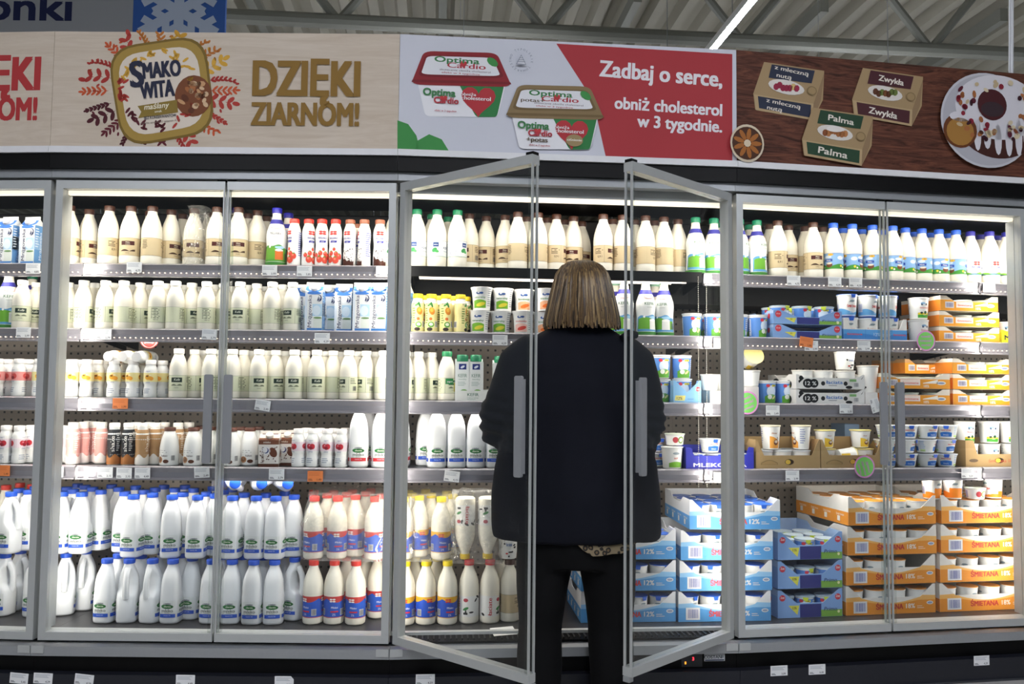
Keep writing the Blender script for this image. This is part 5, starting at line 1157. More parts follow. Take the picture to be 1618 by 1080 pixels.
note(spawn('dessert_yellow', FR[3] @ Matrix.Translation((u, D1+.10, S3+.165)) @ Matrix.Rotation(radians(62), 4, 'X')), 'cup lying on its side, yellow lid facing out', 'third shelf', None, 'cup')
row('blue_green', 3, (1211, 1239), D1-.006, S3, 'tall blue and green cup beside cow-patch trays', 'third shelf', 'tall blue and green cups', (.1, .15))
row('blue_green', 3, (1226,), D2-.012, S3, 'blue and green cup at the back', 'third shelf, right cabinet', 'tall blue and green cups', (.5,))
row('cow_cup', 3, (1240,), D2+.02, S3+.0965, 'cow-patch cup perched behind blue-green cups', 'third shelf', 'cow-patch cups', (.1,)) if 0 else None
for lv in (0, 1):
    T = tray_at('cow_tray', 3, 1258, 1366, DF+.006, S3+lv*.0605, f'white cow-patch cream tray, {("lower", "upper")[lv]} of two', .24, .045, .0585, '#ebe9e6', d_cow, 'cow-patch trays', slope=(.03, .12))
    if lv:
        fill(T, 'cow_cup', (-.30, .0), .06, 'cow-patch cup in the upper cow-patch tray', 'third shelf', 'cow-patch cups', rots=(.1, .3))
        fill(T, 'cow_cup', (-.12, .2), .15, 'cow-patch cup at the back of its tray', 'third shelf', 'cow-patch cups')
        note(spawn('cow_cup', T(.33, .06) @ Matrix.Rotation(1.4, 4, 'Z')), 'cow-patch cup under another, right of tray', 'third shelf', 'cow-patch cups', 'cup')
        note(spawn('cow_cup', T(.33, .06, .0028+.0775) @ Matrix.Rotation(.4, 4, 'Z')), 'cow-patch cup on top of another', 'third shelf', 'cow-patch cups', 'cup')
put('cow_cup_tall', 3, 1371, DF+.11, S3+.0, 'tall cow-patch cup right of its trays, lower', 'third shelf', 'cow-patch cups', 1.5) if 0 else None
o = put('cow_cup_tall', 3, 1371, DF+.06, S3+.0485, 'tall cow-patch cup right of the cow-patch trays', 'third shelf', 'cow-patch cups', 1.5)
cardbox(1368, 1387, 3, DF+.006, DF+.13, S3, .048, 'small white cow-patch box under the tall cup', '#e8e6e3')
for lv in range(2):
    T = tray_at('orange_small', 3, 1393, 1501, DF+.004, S3+lv*.0655, f'orange cream tray left of center, {("lower", "upper")[lv]}, third shelf' if 0 else f'orange cream tray behind the door handles, {("lower", "upper")[lv]} of two', .26, .040, .063, '#efe4d4', d_orange, 'orange trays on the third shelf', slope=(.10, .24))
    fill(T, 'small_tub', (-.34, 0, .34), .05, 'pale tub', f'{("lower", "upper")[lv]} orange tray behind door handles', 'tubs in the orange trays')
    if lv: fill(T, 'small_tub', (-.34, 0, .34), .14, 'pale tub', 'rear, upper orange tray behind door handles', 'tubs in the orange trays')
T = tray_at('orange_back', 3, 1430, 1497, DF+.12, S3+.131, 'brown-sided orange tray pushed to the back, third shelf', .24, .040, .062, '#c89a6a', d_orange, 'orange trays on the third shelf', slope=(.10, .24))
for lv in range(3):
    T = tray_at('orange_small', 3, 1506, 1598+(2-lv)*2, DF+.012, S3+lv*.0655, f'orange cream tray at the right, {("bottom", "middle", "top")[lv]} of three, third shelf', .26, .040, .063, '#efe4d4', d_orange, 'orange trays on the third shelf', slope=(.10, .24))
    fill(T, 'small_tub', (-.34, 0, .34), .05, 'pale tub', f'{("bottom", "middle", "top")[lv]} right orange tray, third shelf', 'tubs in the orange trays')
for lv in range(2): cardbox(1604, 1626, 3, DF+.01, DF+.2, S3+lv*.068, .066, f'pale box against the right door frame, {("lower", "upper")[lv]} of two', '#e6d2bf')
# fourth shelf
T = tray_at('blue_tray', 2, 1084, 1143, DF+.0, S4, 'PLACEHOLDER', .2, .04, .05, '#3438a8', d_blue) if 0 else None
T = tray_at('blue_tray', 2, 1084, 1191, DF+.006, S4, 'deep blue tray with white lettering, fourth shelf', .18, .052, .084, '#3d41b0', d_blue, None, slope=(.08, .11))
fill(T, 'tub_blue', (-.317, .0, .317), .052, 'lower white cheese tub', 'in the deep blue tray', 'tubs in the deep blue tray', rots=(.2, .1, .3))
fill(T, 'tub_blue', (-.08, .27), .056, 'upper white cheese tub', 'in the deep blue tray', 'tubs in the deep blue tray', z=.0028+.0585, rots=(.2, .1))
put('green_tub', 2, 1062, D1-.004, S4, 'large white and green tub left of blue tray', 'fourth shelf', None, .2)
put('small_tub', 2, 1066, D1+.03, S4+.0885, 'small tub on the large white-green tub', 'fourth shelf', None, .2)
put('tub_blue', 2, 1035, D1-.0, S4, 'lower white tub beside the shopper', 'fourth shelf', 'tubs beside the shopper', .3)
put('tub_blue', 2, 1033, D1-.0, S4+.0585, 'upper white tub beside the shopper', 'fourth shelf', 'tubs beside the shopper', .6)
KR = '#b09468'
T = tray_at('kraft', 3, 1194, 1296, DF+.004, S4, 'brown cardboard tray with peach desserts, beside deep blue tray', .24, .052, .115, KR, d_kraft(), 'brown trays on the fourth shelf', slope=(.02, .13))
fill(T, 'vanilla', (-.29, .0, .30), .055, 'white vanilla cheese cup', 'front of the left brown tray', 'cups in the brown trays', rots=(.9, .1, 0))
fill(T, 'vanilla', (-.29, .0, .30), .14, 'white vanilla cheese cup', 'rear of the left brown tray', 'cups in the brown trays')
fill(T, 'dessert_peach', (-.17, .31), .055, 'tall peach dessert cup above left brown tray', 'fourth shelf', 'peach dessert cups', z=.0028+.0705, rots=(.1, 1.5))
row('dessert_peach', 3, (1176,), DF+.06, S4+.075, 'tall peach dessert cup above the blue tray', 'fourth shelf', 'peach dessert cups', (.1,)) if 0 else None
cardbox(1170, 1190, 3, DF+.012, DF+.1, S4, .07, 'pale box hidden behind', '#d9c4a8') if 0 else None
put('vanilla', 3, 1178, DF+.055, S4, 'vanilla cup between blue and brown trays', 'fourth shelf', 'cups in the brown trays', 1.) if 0 else None
T = tray_at('kraft', 3, 1297, 1397, DF+.004, S4, 'brown cardboard tray behind the lower green disc sign', .24, .052, .115, KR, d_kraft(), 'brown trays on the fourth shelf', slope=(.02, .13))
note(spawn('dessert_yellow', T(-.32, .055)), 'lower yellow dessert cup', 'left end of the middle brown tray', 'yellow dessert cups', 'cup')
note(spawn('dessert_yellow', T(-.32, .055, .0028+.0765)), 'upper yellow dessert cup', 'left end of the middle brown tray', 'yellow dessert cups', 'cup')
note(spawn('dessert_yellow', T(.30, .06, .0028)), 'lower yellow dessert cup', 'right end of the middle brown tray', 'yellow dessert cups', 'cup')
note(spawn('dessert_yellow', T(.27, .065, .0028+.0765)), 'upper yellow dessert cup', 'right end of the middle brown tray', 'yellow dessert cups', 'cup')
note(spawn('dessert_yellow', T(-.01, .05, .040) @ Matrix.Rotation(pi/2, 4, 'Y') @ Matrix.Translation((0, 0, -.037))), 'yellow dessert cup lying on its side', 'middle brown tray', 'yellow dessert cups', 'cup')
for lv in range(2): cardbox(1335, 1358, 3, DF+.25, DF+.36, S4+lv*.084, .082, f'small blue and brown box at the back, {("lower", "upper")[lv]} of two', '#7f97b4')
for ci, x in enumerate((1400, 1432, 1464, 1495)):
    for lv in range(3):
        if ci == 0 and lv == 0: pass
        put('tub_blue', 3, x+(0, -2, 1)[lv], D1-.002, S4+lv*.0590, f'white tub with blue label, {("lower", "middle", "upper")[lv]} in its pile', 'fourth shelf', 'piled white tubs on the fourth shelf', (.2, -.2, .1, -.7)[ci]+(.1, .9, 0)[lv])
T = tray_at('kraft_meadow', 3, 1526, 1628, DF+.024, S4, 'brown cardboard tray of tall meadow cups, fourth shelf right', .24, .052, .110, '#b5966a', d_kraft('śmietana 18%', '#c2553c'), 'brown trays on the fourth shelf', slope=(.12, .18))
fill(T, 'meadow', (-.34, .0, .34), .05, 'lower meadow cup', 'right brown tray, fourth shelf', 'meadow cups in the brown tray', rots=(.2, .1, .2))
fill(T, 'meadow', (-.38, .0, .33), .05, 'upper meadow cup', 'right brown tray, fourth shelf', 'meadow cups in the brown tray', z=.0028+.0945, rots=(.1, -.2, -.1))

# ---------------------------------------------------------------- price tags, disc signs, hanging round sticker
def price(m, px, py, txt, label, d=DF-.0185, rot=0., w=.058, h=.040, orange=False, cut=False):
    z = z_at(px, py, m, d); u = u_at(px, m, d, z); c = '#f08a4a' if orange else '#eff0f2'
    mb = MB().mat(pm('tag_'+c.lstrip('#'), c, .55)).prism([(-w/2, -h/2), (w/2, -h/2), (w/2, h/2 if not cut else h*.2), (w*.35, h/2), (-w/2, h/2)], -.0003, .0003)
    o = mb.obj('price_tag', None, 0); g = G(); ink = '#4a4d55' if not orange else '#7a3a1e'
    g.lines(-w*.42, h*.32, w*.8, 3, h*.12, '#a9aeb8' if not orange else '#d4703a', h*.04).text(txt, w*.26, -h*.40, h*.20, ink, bold=.03).lines(-w*.44, -h*.3, w*.3, 2, h*.1, ink, h*.05)
    flat(g, None, -.0003, .0002).obj('printed_text', o, 0)
    o.matrix_basis = FR[m] @ Matrix.Translation((u, d, z)) @ Matrix.Rotation(rot, 4, 'Y'); return tag(o, label, 'price tag', 'price tags')
PT_ = [(0, 52, 424, '4,85', 'price tag under the milk cartons at top left', 0), (1, 212, 422, '4,75', 'price tag under the left end of the brown-capped row', 0), (1, 426, 427, '3,99', 'price tag below the tall buttermilk bottle', 0), (1, 481, 428, '3,85', 'price tag below the strawberry buttermilk bottles', 0), (1, 606, 429, '3,85', 'price tag at the right end of the left top shelf', 0),
       (0, 37, 525, '3,99', 'price tag below the small bottles at far left', 0), (1, 164, 528, '2,79', 'price tag at the left end of the second shelf', 0), (1, 331, 528, '2,79', 'price tag beside the closed door gap, second shelf', .05), (1, 509, 534, '4,29', 'price tag below the blue and white cartons', 0), (2, 790, 537, '4,59', 'price tag below the flared yoghurt cups', 0), (2, 1139, 542, '3,45', 'price tag below blue-green cups, open cabinet', 0),
       (1, 415, 640, '2,49', 'crooked price tag below small bottles, third shelf', .14), (1, 166, 746, '3,15', 'price tag below the pink shakes', 0), (1, 196, 747, '3,15', 'price tag below the black shakes', 0), (1, 225, 747, '4,49', 'price tag below the tan shakes', 0), (1, 319, 746, '3,49', 'tilted price tag below the squat chocolate bottles', -.06), (1, 437, 749, '3,79', 'price tag below the chocolate cartons', 0), (1, 88, 745, '2,99', 'price tag beside the left door frame, fourth shelf', 0), (2, 714, 752, '4,15', 'tilted price tag below the blue-banded jugs', .12),
       (3, 1254, 443, '4,75', 'price tag below brown-capped bottles, right cabinet', 0), (3, 1319, 445, '4,29', 'left price tag under the blue-capped bottles', 0), (3, 1352, 446, '4,29', 'second price tag under the blue-capped bottles', 0), (3, 1563, 454, '4,19', 'price tag under the navy-capped bottles', 0), (3, 1365, 546, '2,99', 'price tag below the white and blue tray', 0), (3, 1221, 648, '3,49', 'price tag below tall blue-green cups', 0), (3, 1337, 645, '2,35', 'price tag below the cow-patch trays', 0), (3, 1383, 640, '2,35', 'price tag hanging sideways right of cow-patch trays', 1.3), (3, 1606, 653, '2,69', 'price tag at right end of third shelf', 0), (3, 1252, 751, '2,99', 'price tag below the left brown tray', 0), (3, 1529, 747, '3,29', 'price tag below the right brown tray', 0), (2, 1139, 754, '2,85', 'price tag below the deep blue tray', 0)]
for m, px, py, t, l, r in PT_: price(m, px, py, t, l, rot=r)
price(1, 190, 637, '1,99', 'orange price tag at the left of the third shelf', orange=True); price(1, 498, 752, '1,49', 'orange price tag below the berry drinks', orange=True); price(0, 4, 743, '1,49', 'orange price tag cut by the left picture edge', orange=True); price(3, 1274, 540, '1,99', 'curled orange price tag over the blue trays', orange=True, rot=.12); price(3, 1282, 546, '2,99', 'white price tag half under the curled orange tag', d=DF-.0175)
for m, px, py, t, l, r in ((1, 30, 1071, '5,45', 'first price tag on the blue bumper from the left', .06), (1, 68, 1071, '4,29', 'second price tag on the blue bumper from the left', .04), (1, 133, 1073, '4,29', 'tilted third price tag on the blue bumper', .10), (1, 293, 1074, '4,49', 'bumper price tag below the lower jugs', 0), (1, 449, 1076, '3,25', 'bumper price tag with a cut corner', 0), (2, 672, 1073, '4,59', 'bumper price tag below the open left door', 0), (3, 1231, 1059, '3,09', 'left of two bumper price tags beside maker plate', 0), (3, 1291, 1057, '4,49', 'right of two bumper price tags beside maker plate', 0), (3, 1551, 1043, '4,29', 'rightmost price tag on the blue bumper', 0)):
    mm = m if px > 57 else 0
    price(mm, px, py, t, l, d=-.0365, rot=r, w=.066, h=.036, cut='cut' in l)
def disc_sign(m, px, py, r, label, ang):
    d = DF-.0205; z = z_at(px, py, m, d); u = u_at(px, m, d, z)
    o = MB().mat(pm('pink_edge', '#e59ad8', .5)).prism([(r*cos(2*pi*k/32), r*sin(2*pi*k/32)) for k in range(32)], -.0004, .0004).obj('disc_sign', None, 0)
    g = G().disc(0, 0, r*.86, '#86dc6e', n=32).up()
    for k in (-1, 0, 1): g.text('nowość', -k*r*.42*sin(ang), k*r*.42*cos(ang)-r*.1, r*.22, '#d88fd0', bold=.09, rot=ang, w=r*(1.25 if k == 0 else 1.))
    flat(g, None, -.0004, .0002).obj('printed_face', o, 0); MB().mat(M_FILM).box(-.006, .006, .0006, .0014, -.02, .02).obj('clip', o, 0)
    o.matrix_basis = FR[m] @ Matrix.Translation((u, d, z)); tag(o, label, 'sign', 'round green signs on the shelf edges')
disc_sign(3, 1463, 538, .042, 'round green sign clipped to the second shelf edge', .0); disc_sign(3, 1181, 636, .046, 'round green sign on third shelf beside door post', .35); disc_sign(3, 1366, 737, .045, 'round green sign on the fourth shelf edge', 1.8)
o = MB().mat(pm('sticker_red', '#9c3a38', .5)).prism([(.036*cos(2*pi*k/28), .036*sin(2*pi*k/28)) for k in range(28)], -.0004, .0004).obj('hanging_sticker', None, 0)
flat(G().disc(0, 0, .032, '#e8d8cf', n=28).up().disc(0, 0, .030, '#a8413e', n=28).up().text('promocja', 0, -.014, .008, '#efdcd4', bold=.03, w=.034), None, -.0004, .0002).obj('printed_face', o, 0)
zz = z_at(236, 536, 1, DF+.03); o.matrix_basis = FR[1] @ Matrix.Translation((u_at(236, 1, DF+.03, zz), DF+.03, zz)); tag(o, 'round red sticker hanging under the second shelf', 'sticker')
# beaded chain hanging in the open cabinet
for i, px in enumerate((1104, 1117)):
    mb = MB().mat(pm('bead_chain', '#c9c6bc', .3, metal=.5)); u = u_at(px, 2, .15, 1.0)
    for k in range(110): mb.lathe([(.0001, -.0022), (.0022, 0), (.0001, .0022)], 6, (u, .15), 1.70-k*.0075, False)
    o = mb.obj('bead_chain'); o.matrix_basis = FR[2]; tag(o, ('left', 'right')[i]+' of two thin bead chains hanging before the blue-green cups', 'chain')

# ================================================================ THE SHOPPER
def solid(mb, name, parent, mats, voxel, smooth=6, wrinkle=None, M=None):
    """Fuse overlapping shapes into one continuous skin, smooth it and keep the result as a plain mesh."""
    me = mb.mesh('tmp', 0); o = bpy.data.objects.new('tmp', me); COL.objects.link(o)
    r = o.modifiers.new('r', 'REMESH'); r.mode = 'VOXEL'; r.voxel_size = voxel
    s = o.modifiers.new('s', 'SMOOTH'); s.iterations = smooth; s.factor = .5
    dg = bpy.context.evaluated_depsgraph_get(); out = bpy.data.meshes.new_from_object(o.evaluated_get(dg))
    bpy.data.objects.remove(o); bpy.data.meshes.remove(me); out.name = name
    out.materials.clear()
    for m in mats: out.materials.append(m)
    if wrinkle:
        ns = [v.normal.copy() for v in out.vertices]
        for v, n in zip(out.vertices, ns): v.co += n*wrinkle(v.co)
    out.polygons.foreach_set('use_smooth', [True]*len(out.polygons)); out.polygons.foreach_set('material_index', [0]*len(out.polygons)); out.update()
    return ob(name, out, parent)
def ring(cx, cy, z, hx, hy, n=28, e=2.3):
    p = []
    for k in range(n):
        t = 2*pi*k/n; x, y = cos(t), sin(t); r = 1/(abs(x)**e+abs(y)**e)**(1/e); p.append((cx+hx*r*x, cy+hy*r*y, z))
    return p
PX_, PY_ = .225, 2.885
person = empty('person', Matrix.Translation((PX_, PY_, 0)) @ Matrix.Rotation(.03, 4, 'Z'))
tag(person, 'woman in dark navy jacket and black trousers reaching into the open cabinet', 'person')
M_SKIN = pm('skin', '#c99a80', .5, var=.05)
# body: head with face, neck, trunk, arms, hands, legs
b = MB().mat(M_SKIN)
HX, HY, HZ = .018, .035, 1.585
b.loft([ring(HX, HY+oy, HZ+z, hx, hy, 20, 2.) for z, hx, hy, oy in ((-.118, .030, .035, .035), (-.105, .045, .055, .03), (-.08, .060, .075, .018), (-.045, .068, .088, .006), (0, .073, .095, 0), (.045, .074, .096, -.004), (.08, .064, .083, -.006), (.103, .040, .052, -.006), (.112, .012, .016, -.006))])
b.loft([ring(HX, HY+.096+o, HZ+z, w, d, 10, 2.) for z, w, d, o in ((-.042, .016, .010, -.002), (-.034, .018, .020, 0), (-.015, .011, .016, 0), (.012, .008, .010, -.003))])            # nose
b.loft([ring(HX, HY+.088, HZ+z, w, d, 10, 2.) for z, w, d in ((-.075, .018, .010), (-.068, .024, .014), (-.062, .022, .012))])                                                    # mouth
for s in (-1, 1):
    b.loft([ring(HX+s*.073, HY+.0, HZ+z, .010, w, 10, 2.) for z, w in ((-.045, .008), (-.02, .014), (.01, .018), (.025, .012))])        # ears
    b.loft([ring(HX+s*.03, HY+.083, HZ+z, w, .012, 10, 2.) for z, w in ((-.004, .008), (.004, .014), (.012, .010))])                     # eyelids
b.tube([(.005, .005, 1.40), (.012, .012, 1.46), (HX, HY-.005, 1.53)], [.062, .054, .052], 14)
b.loft([ring(0, .01, z, hx, hy) for z, hx, hy in ((.70, .17, .115), (.80, .185, .125), (.95, .165, .115), (1.10, .150, .105), (1.25, .165, .108), (1.35, .150, .095), (1.42, .08, .07))])
ARM = {-1: [(-.155, .005, 1.365), (-.225, .03, 1.25), (-.262, .045, 1.14), (-.185, .130, 1.10), (-.10, .205, 1.10)], 1: [(.165, .01, 1.365), (.215, .025, 1.24), (.238, .035, 1.115), (.175, .130, 1.11), (.115, .205, 1.14)]}
for s in (-1, 1):
    P = ARM[s]; b.tube(P, [.052, .046, .042, .036, .027], 12)
    w = Vector(P[4]); d = (w-Vector(P[3])).normalized(); up = Vector((0, 0, 1)); side = d.cross(up).normalized()
    b.tube([w-d*.01, w+d*.03, w+d*.085], [.026, .036, .034], 10)
    for k, (off, ln) in enumerate(((-.027, .062), (-.009, .074), (.009, .070), (.027, .055))):        # fingers, slightly curled
        a = w+d*.08+side*off; b.tube([a, a+d*ln*.45-up*.004, a+d*ln*.8-up*.016, a+d*ln-up*.030], [.0095, .009, .0085, .007], 8)
    t0 = w+d*.03-side*s*.030; b.tube([t0, t0+d*.028-side*s*.026-up*.006, t0+d*.058-side*s*.034-up*.012], [.012, .0105, .0085], 8)    # thumb
LEG = {-1: [(-.098, .0, .74), (-.112, .0, .60), (-.118, .012, .46), (-.120, -.005, .30), (-.122, -.012, .09)], 1: [(.098, .0, .74), (.106, .0, .60), (.112, .012, .46), (.114, -.005, .30), (.116, -.012, .09)]}
for s in (-1, 1):
    b.tube(LEG[s], [.088, .075, .056, .052, .034], 14)
    x = LEG[s][4][0]; b.tube([(x, -.04, .045), (x, .03, .045), (x+s*.01, .12, .035), (x+s*.012, .16, .032)], [.032, .036, .036, .025], 10)
body = solid(b, 'body', person, [M_SKIN], .0065, 4); body['label'] = 'skin'
# eyes
for s in (-1, 1): MB().mat(pm('eye_white', '#e8e4de', .2)).lathe([(.0001, -.009), (.006, -.006), (.009, 0), (.006, .006), (.0001, .009)], 12, (HX+s*.03, HY+.0905), HZ+.004, False).obj('eye', person)
# jacket
def cloth(name, c, var, rough=.85):
    m, N, L, bs = newmat(name); tc = N.new('ShaderNodeTexCoord'); nz = N.new('ShaderNodeTexNoise'); nz.inputs['Scale'].default_value = 14; nz.inputs['Detail'].default_value = 4
    mx = N.new('ShaderNodeMix'); mx.data_type = 'RGBA'; c = lin(c); mx.inputs[6].default_value = (*[x*(1-var) for x in c], 1); mx.inputs[7].default_value = (*[x*(1+var) for x in c], 1)
    wv = N.new('ShaderNodeTexNoise'); wv.inputs['Scale'].default_value = 420; bp = N.new('ShaderNodeBump'); bp.inputs['Strength'].default_value = .25; bp.inputs['Distance'].default_value = .002
    L.new(tc.outputs['Object'], nz.inputs['Vector']); L.new(tc.outputs['Object'], wv.inputs['Vector']); L.new(nz.outputs['Fac'], mx.inputs[0]); L.new(mx.outputs[2], bs.inputs['Base Color'])
    L.new(wv.outputs['Fac'], bp.inputs['Height']); L.new(bp.outputs[0], bs.inputs['Normal']); bs.inputs['Roughness'].default_value = rough; bs.inputs['Specular IOR Level'].default_value = .2
    return m
M_JACK = cloth('navy_softshell', '#0d0f19', .2); M_TROU = cloth('black_trousers', '#08080a', .15)
j = MB()
j.loft([ring(cx, .012, z, hx, hy, 36, 2.5) for z, hx, hy, cx in ((.752, .284, .156, .0), (.80, .288, .162, .0), (.90, .288, .163, 0), (1.0, .280, .158, 0), (1.10, .262, .152, 0), (1.20, .250, .146, 0), (1.28, .242, .138, 0), (1.345, .228, .122, 0), (1.395, .205, .105, .002), (1.43, .172, .092, .005), (1.458, .130, .082, .007), (1.478, .095, .074, .009), (1.492, .078, .069, .010))])
SL = {-1: [(-.13, .008, 1.385), (-.19, .012, 1.34), (-.228, .022, 1.24), (-.262, .04, 1.165), (-.258, .075, 1.115), (-.205, .115, 1.095), (-.135, .172, 1.095)], 1: [(.13, .008, 1.385), (.19, .012, 1.34), (.222, .022, 1.24), (.240, .032, 1.14), (.232, .07, 1.09), (.190, .115, 1.10), (.138, .172, 1.125)]}
for s in (-1, 1): j.tube(SL[s], [.078, .083, .080, .080, .078, .068, .052], 18)
def wr(co):
    fold = noise.noise((co.x*7+3, co.y*7, co.z*3.2))*.010+noise.noise((co.x*16, co.y*16, co.z*9+5))*.004
    el = max(0, 1-abs(co.z-1.13)/.14)*max(0, min(1, (abs(co.x)-.16)/.06))
    return fold+el*.006*sin(co.z*150+co.x*30)
jack = solid(j, 'jacket', person, [M_JACK], .010, 6, wr); jack['label'] = 'dark navy jacket'
c = MB().mat(M_JACK); c.loft([ring(.010, .012, z, hx, hy, 28, 2.2) for z, hx, hy in ((1.462, .094, .082), (1.482, .090, .079), (1.502, .086, .076), (1.507, .082, .072), (1.502, .079, .069), (1.47, .078, .068))], False); c.obj('collar', jack)
MB().mat(M_JACK).tube([(.145, -.055, 1.432), (.175, -.045, 1.446), (.200, -.03, 1.446)], [.012, .018, .012], 10).obj('hood_toggle', jack)
MB().mat(pm('jacket_seam', '#1b1e2b', .8)).tube([(x, .0125-.150*1.0/(1+0)*(.97 if abs(x) < .2 else .8), .779) for x in (-.17, -.08, 0, .08, .17)], .0015, 5).obj('hem_stitch', jack)
# leopard blouse hem below the jacket
def leopard():
    m, N, L, bs = newmat('leopard_print'); tc = N.new('ShaderNodeTexCoord'); v = N.new('ShaderNodeTexVoronoi'); v.inputs['Scale'].default_value = 48; v.feature = 'F1'
    nz = N.new('ShaderNodeTexNoise'); nz.inputs['Scale'].default_value = 70; ad = N.new('ShaderNodeMath'); ad.operation = 'MULTIPLY_ADD'; ad.inputs[1].default_value = .35; L.new(nz.outputs['Fac'], ad.inputs[0]); L.new(v.outputs['Distance'], ad.inputs[2])
    r = N.new('ShaderNodeValToRGB'); e = r.color_ramp.elements; e[0].position = 0; e[0].color = (.10, .066, .03, 1); e[1].position = .40; e[1].color = (.012, .01, .008, 1)
    k = e.new(.62); k.color = (.22, .17, .10, 1); k = e.new(.36); k.color = (.16, .105, .05, 1); k = e.new(.58); k.color = (.012, .01, .008, 1)
    L.new(tc.outputs['Object'], v.inputs['Vector']); L.new(tc.outputs['Object'], nz.inputs['Vector']); L.new(ad.outputs[0], r.inputs[0]); L.new(r.outputs[0], bs.inputs['Base Color']); bs.inputs['Roughness'].default_value = .8; return m
bl = MB().mat(leopard()); rings = []
for t in (0, .25, .5, .75, 1):
    rg = []
    for x, y, z in ring(.01, .010, 0, .238+.004*t, .140+.004*t, 48, 2.4):
        drop = .030+.050*max(0, min(1, (x+.03)/.06))*max(0, min(1, (.20-x)/.05))+.004*sin(x*40); rg.append((x, y+.004*sin(x*60)*t, .80-t*drop-.0))
    rings.append(rg)
bo = bl.loft(rings, False).obj('blouse', person); bo['label'] = 'leopard print blouse hem'
# trousers and shoes
t = MB(); t.loft([ring(0, .008, z, hx, hy, 28, 2.4) for z, hx, hy in ((.66, .17, .118), (.72, .196, .130), (.80, .205, .134), (.88, .195, .128))])
for s in (-1, 1): t.tube([(s*.100, .004, .74), (s*.110, .004, .66), (s*.116, .006, .56), (s*.120, .008, .46), (s*.122, -.002, .32), (s*.124, -.008, .2), (s*.124, -.010, .07)], [.104, .096, .086, .076, .074, .070, .066], 18)
tr = solid(t, 'trousers', person, [M_TROU], .010, 5, lambda co: noise.noise((co.x*9, co.y*9, co.z*7))*.006)
tr['label'] = 'black trousers'
for s in (-1, 1):
    x = s*.123; sh = MB(); sh.loft([[(x+s*.006*k+p[0]*w, y+0*p[1], .012+p[1]*h) for p in [(cos(2*pi*q/14), max(-.0, sin(2*pi*q/14))) for q in range(14)]] for k, (y, w, h) in enumerate(((-.085, .022, .05), (-.07, .036, .075), (-.02, .040, .085), (.05, .044, .07), (.11, .046, .052), (.15, .038, .040), (.172, .018, .022)))])
    sh.box(x-.042, x+.046, -.08, .165, 0, .016); solid(sh, 'shoe', person, [pm('black_leather', '#0c0c0d', .4)], .007, 4)
# hair: shaped bob with locks over it
SH = [pm('hair_%d' % i, c, .42, spec=.6, var=.18, scale=180) for i, c in enumerate(('#2c2118', '#403021', '#57432c', '#705838', '#937a52'))]
HP = [(1.7085, .010, .010, .020), (1.702, .040, .046, .018), (1.688, .066, .078, .012), (1.66, .086, .104, .006), (1.62, .098, .116, .0), (1.58, .107, .122, -.002), (1.54, .117, .126, -.004), (1.50, .127, .128, -.004), (1.478, .130, .126, -.004)]
hb = MB().mat(SH[1]); rings = []
for z, hx, hy, cy in HP:
    rg = []
    for k in range(40):
        a = 2*pi*k/40; x, y = cos(a), sin(a)
        f = 1. if y < .35 else (1-.42*(y-.35)/.65 if z < 1.67 else 1.)        # leave the face open at the front
        rg.append((HX+hx*.955*x, HY-.015+cy+hy*.955*y*f, z-.004))
    rings.append(rg)
hair = hb.loft(rings, True).obj('hair', person); hair['label'] = 'shoulder-length brown hair with blonde streaks'
rr = random.Random(21); lk = MB()
def hp(t):
    q = t*(len(HP)-1); i = min(int(q), len(HP)-2); f = q-i; return [HP[i][n]*(1-f)+HP[i+1][n]*f for n in range(4)]
for k in range(520):
    a = -pi/2+rr.gauss(0, .95); a = max(-pi/2-2.25, min(-pi/2+2.25, a)); sh = rr.choice([0, 1, 2, 2, 2, 3, 3, 3, 4, 4]); lk.mat(SH[sh]); pts = []; rad = []
    t0 = rr.uniform(.0, .35); t1 = rr.uniform(.93, 1.045); off = rr.uniform(-.001, .0045); ph = rr.uniform(0, 6)
    for i in range(9):
        t = t0+(t1-t0)*i/8; z, hx, hy, cy = hp(min(t, 1)); aa = a+.05*sin(ph+t*4)+.06*t*sin(a*3); x, y = cos(aa), sin(aa)
        pts.append((HX+(hx+off)*x, HY-.015+cy+(hy+off)*y, z-max(0, t-1)*.32-.02*max(0, t-.9)*rr.random())); rad.append((.0026, .0042, .0044, .0044, .0044, .0044, .0042, .0036, .0026)[i]*rr.uniform(.8, 1.15))
    lk.tube(pts, rad, 5)
lk.obj('hair_locks', hair)

# ================================================================ BANNERS ABOVE THE CABINETS
def wood(name, c0, c1, sx, dist):
    m, N, L, b = newmat(name); tc = N.new('ShaderNodeTexCoord'); mp = N.new('ShaderNodeMapping'); mp.inputs['Scale'].default_value = sx
    nz = N.new('ShaderNodeTexNoise'); nz.inputs['Scale'].default_value = 3.; nz.inputs['Detail'].default_value = 9; nz.inputs['Roughness'].default_value = .65; nz.inputs['Distortion'].default_value = dist
    r = N.new('ShaderNodeValToRGB'); e = r.color_ramp.elements; e[0].position = .3; e[0].color = (*lin(c0), 1); e[1].position = .7; e[1].color = (*lin(c1), 1)
    L.new(tc.outputs['Object'], mp.inputs[0]); L.new(mp.outputs[0], nz.inputs['Vector']); L.new(nz.outputs['Fac'], r.inputs[0]); L.new(r.outputs[0], b.inputs['Base Color']); b.inputs['Roughness'].default_value = .6
    b.inputs['Specular IOR Level'].default_value = .2; return m
BD, BZ0, BZ1 = -.030, 2.112, 2.535
M_BAN = print_mat('printed_banner', .6)
KP = 433.                                    # pixels to a metre, only for sizing the lettering
def bxy(m):
    def f(px, py): z = z_at(px, py, m, BD); return u_at(px, m, BD, z), z
    return f
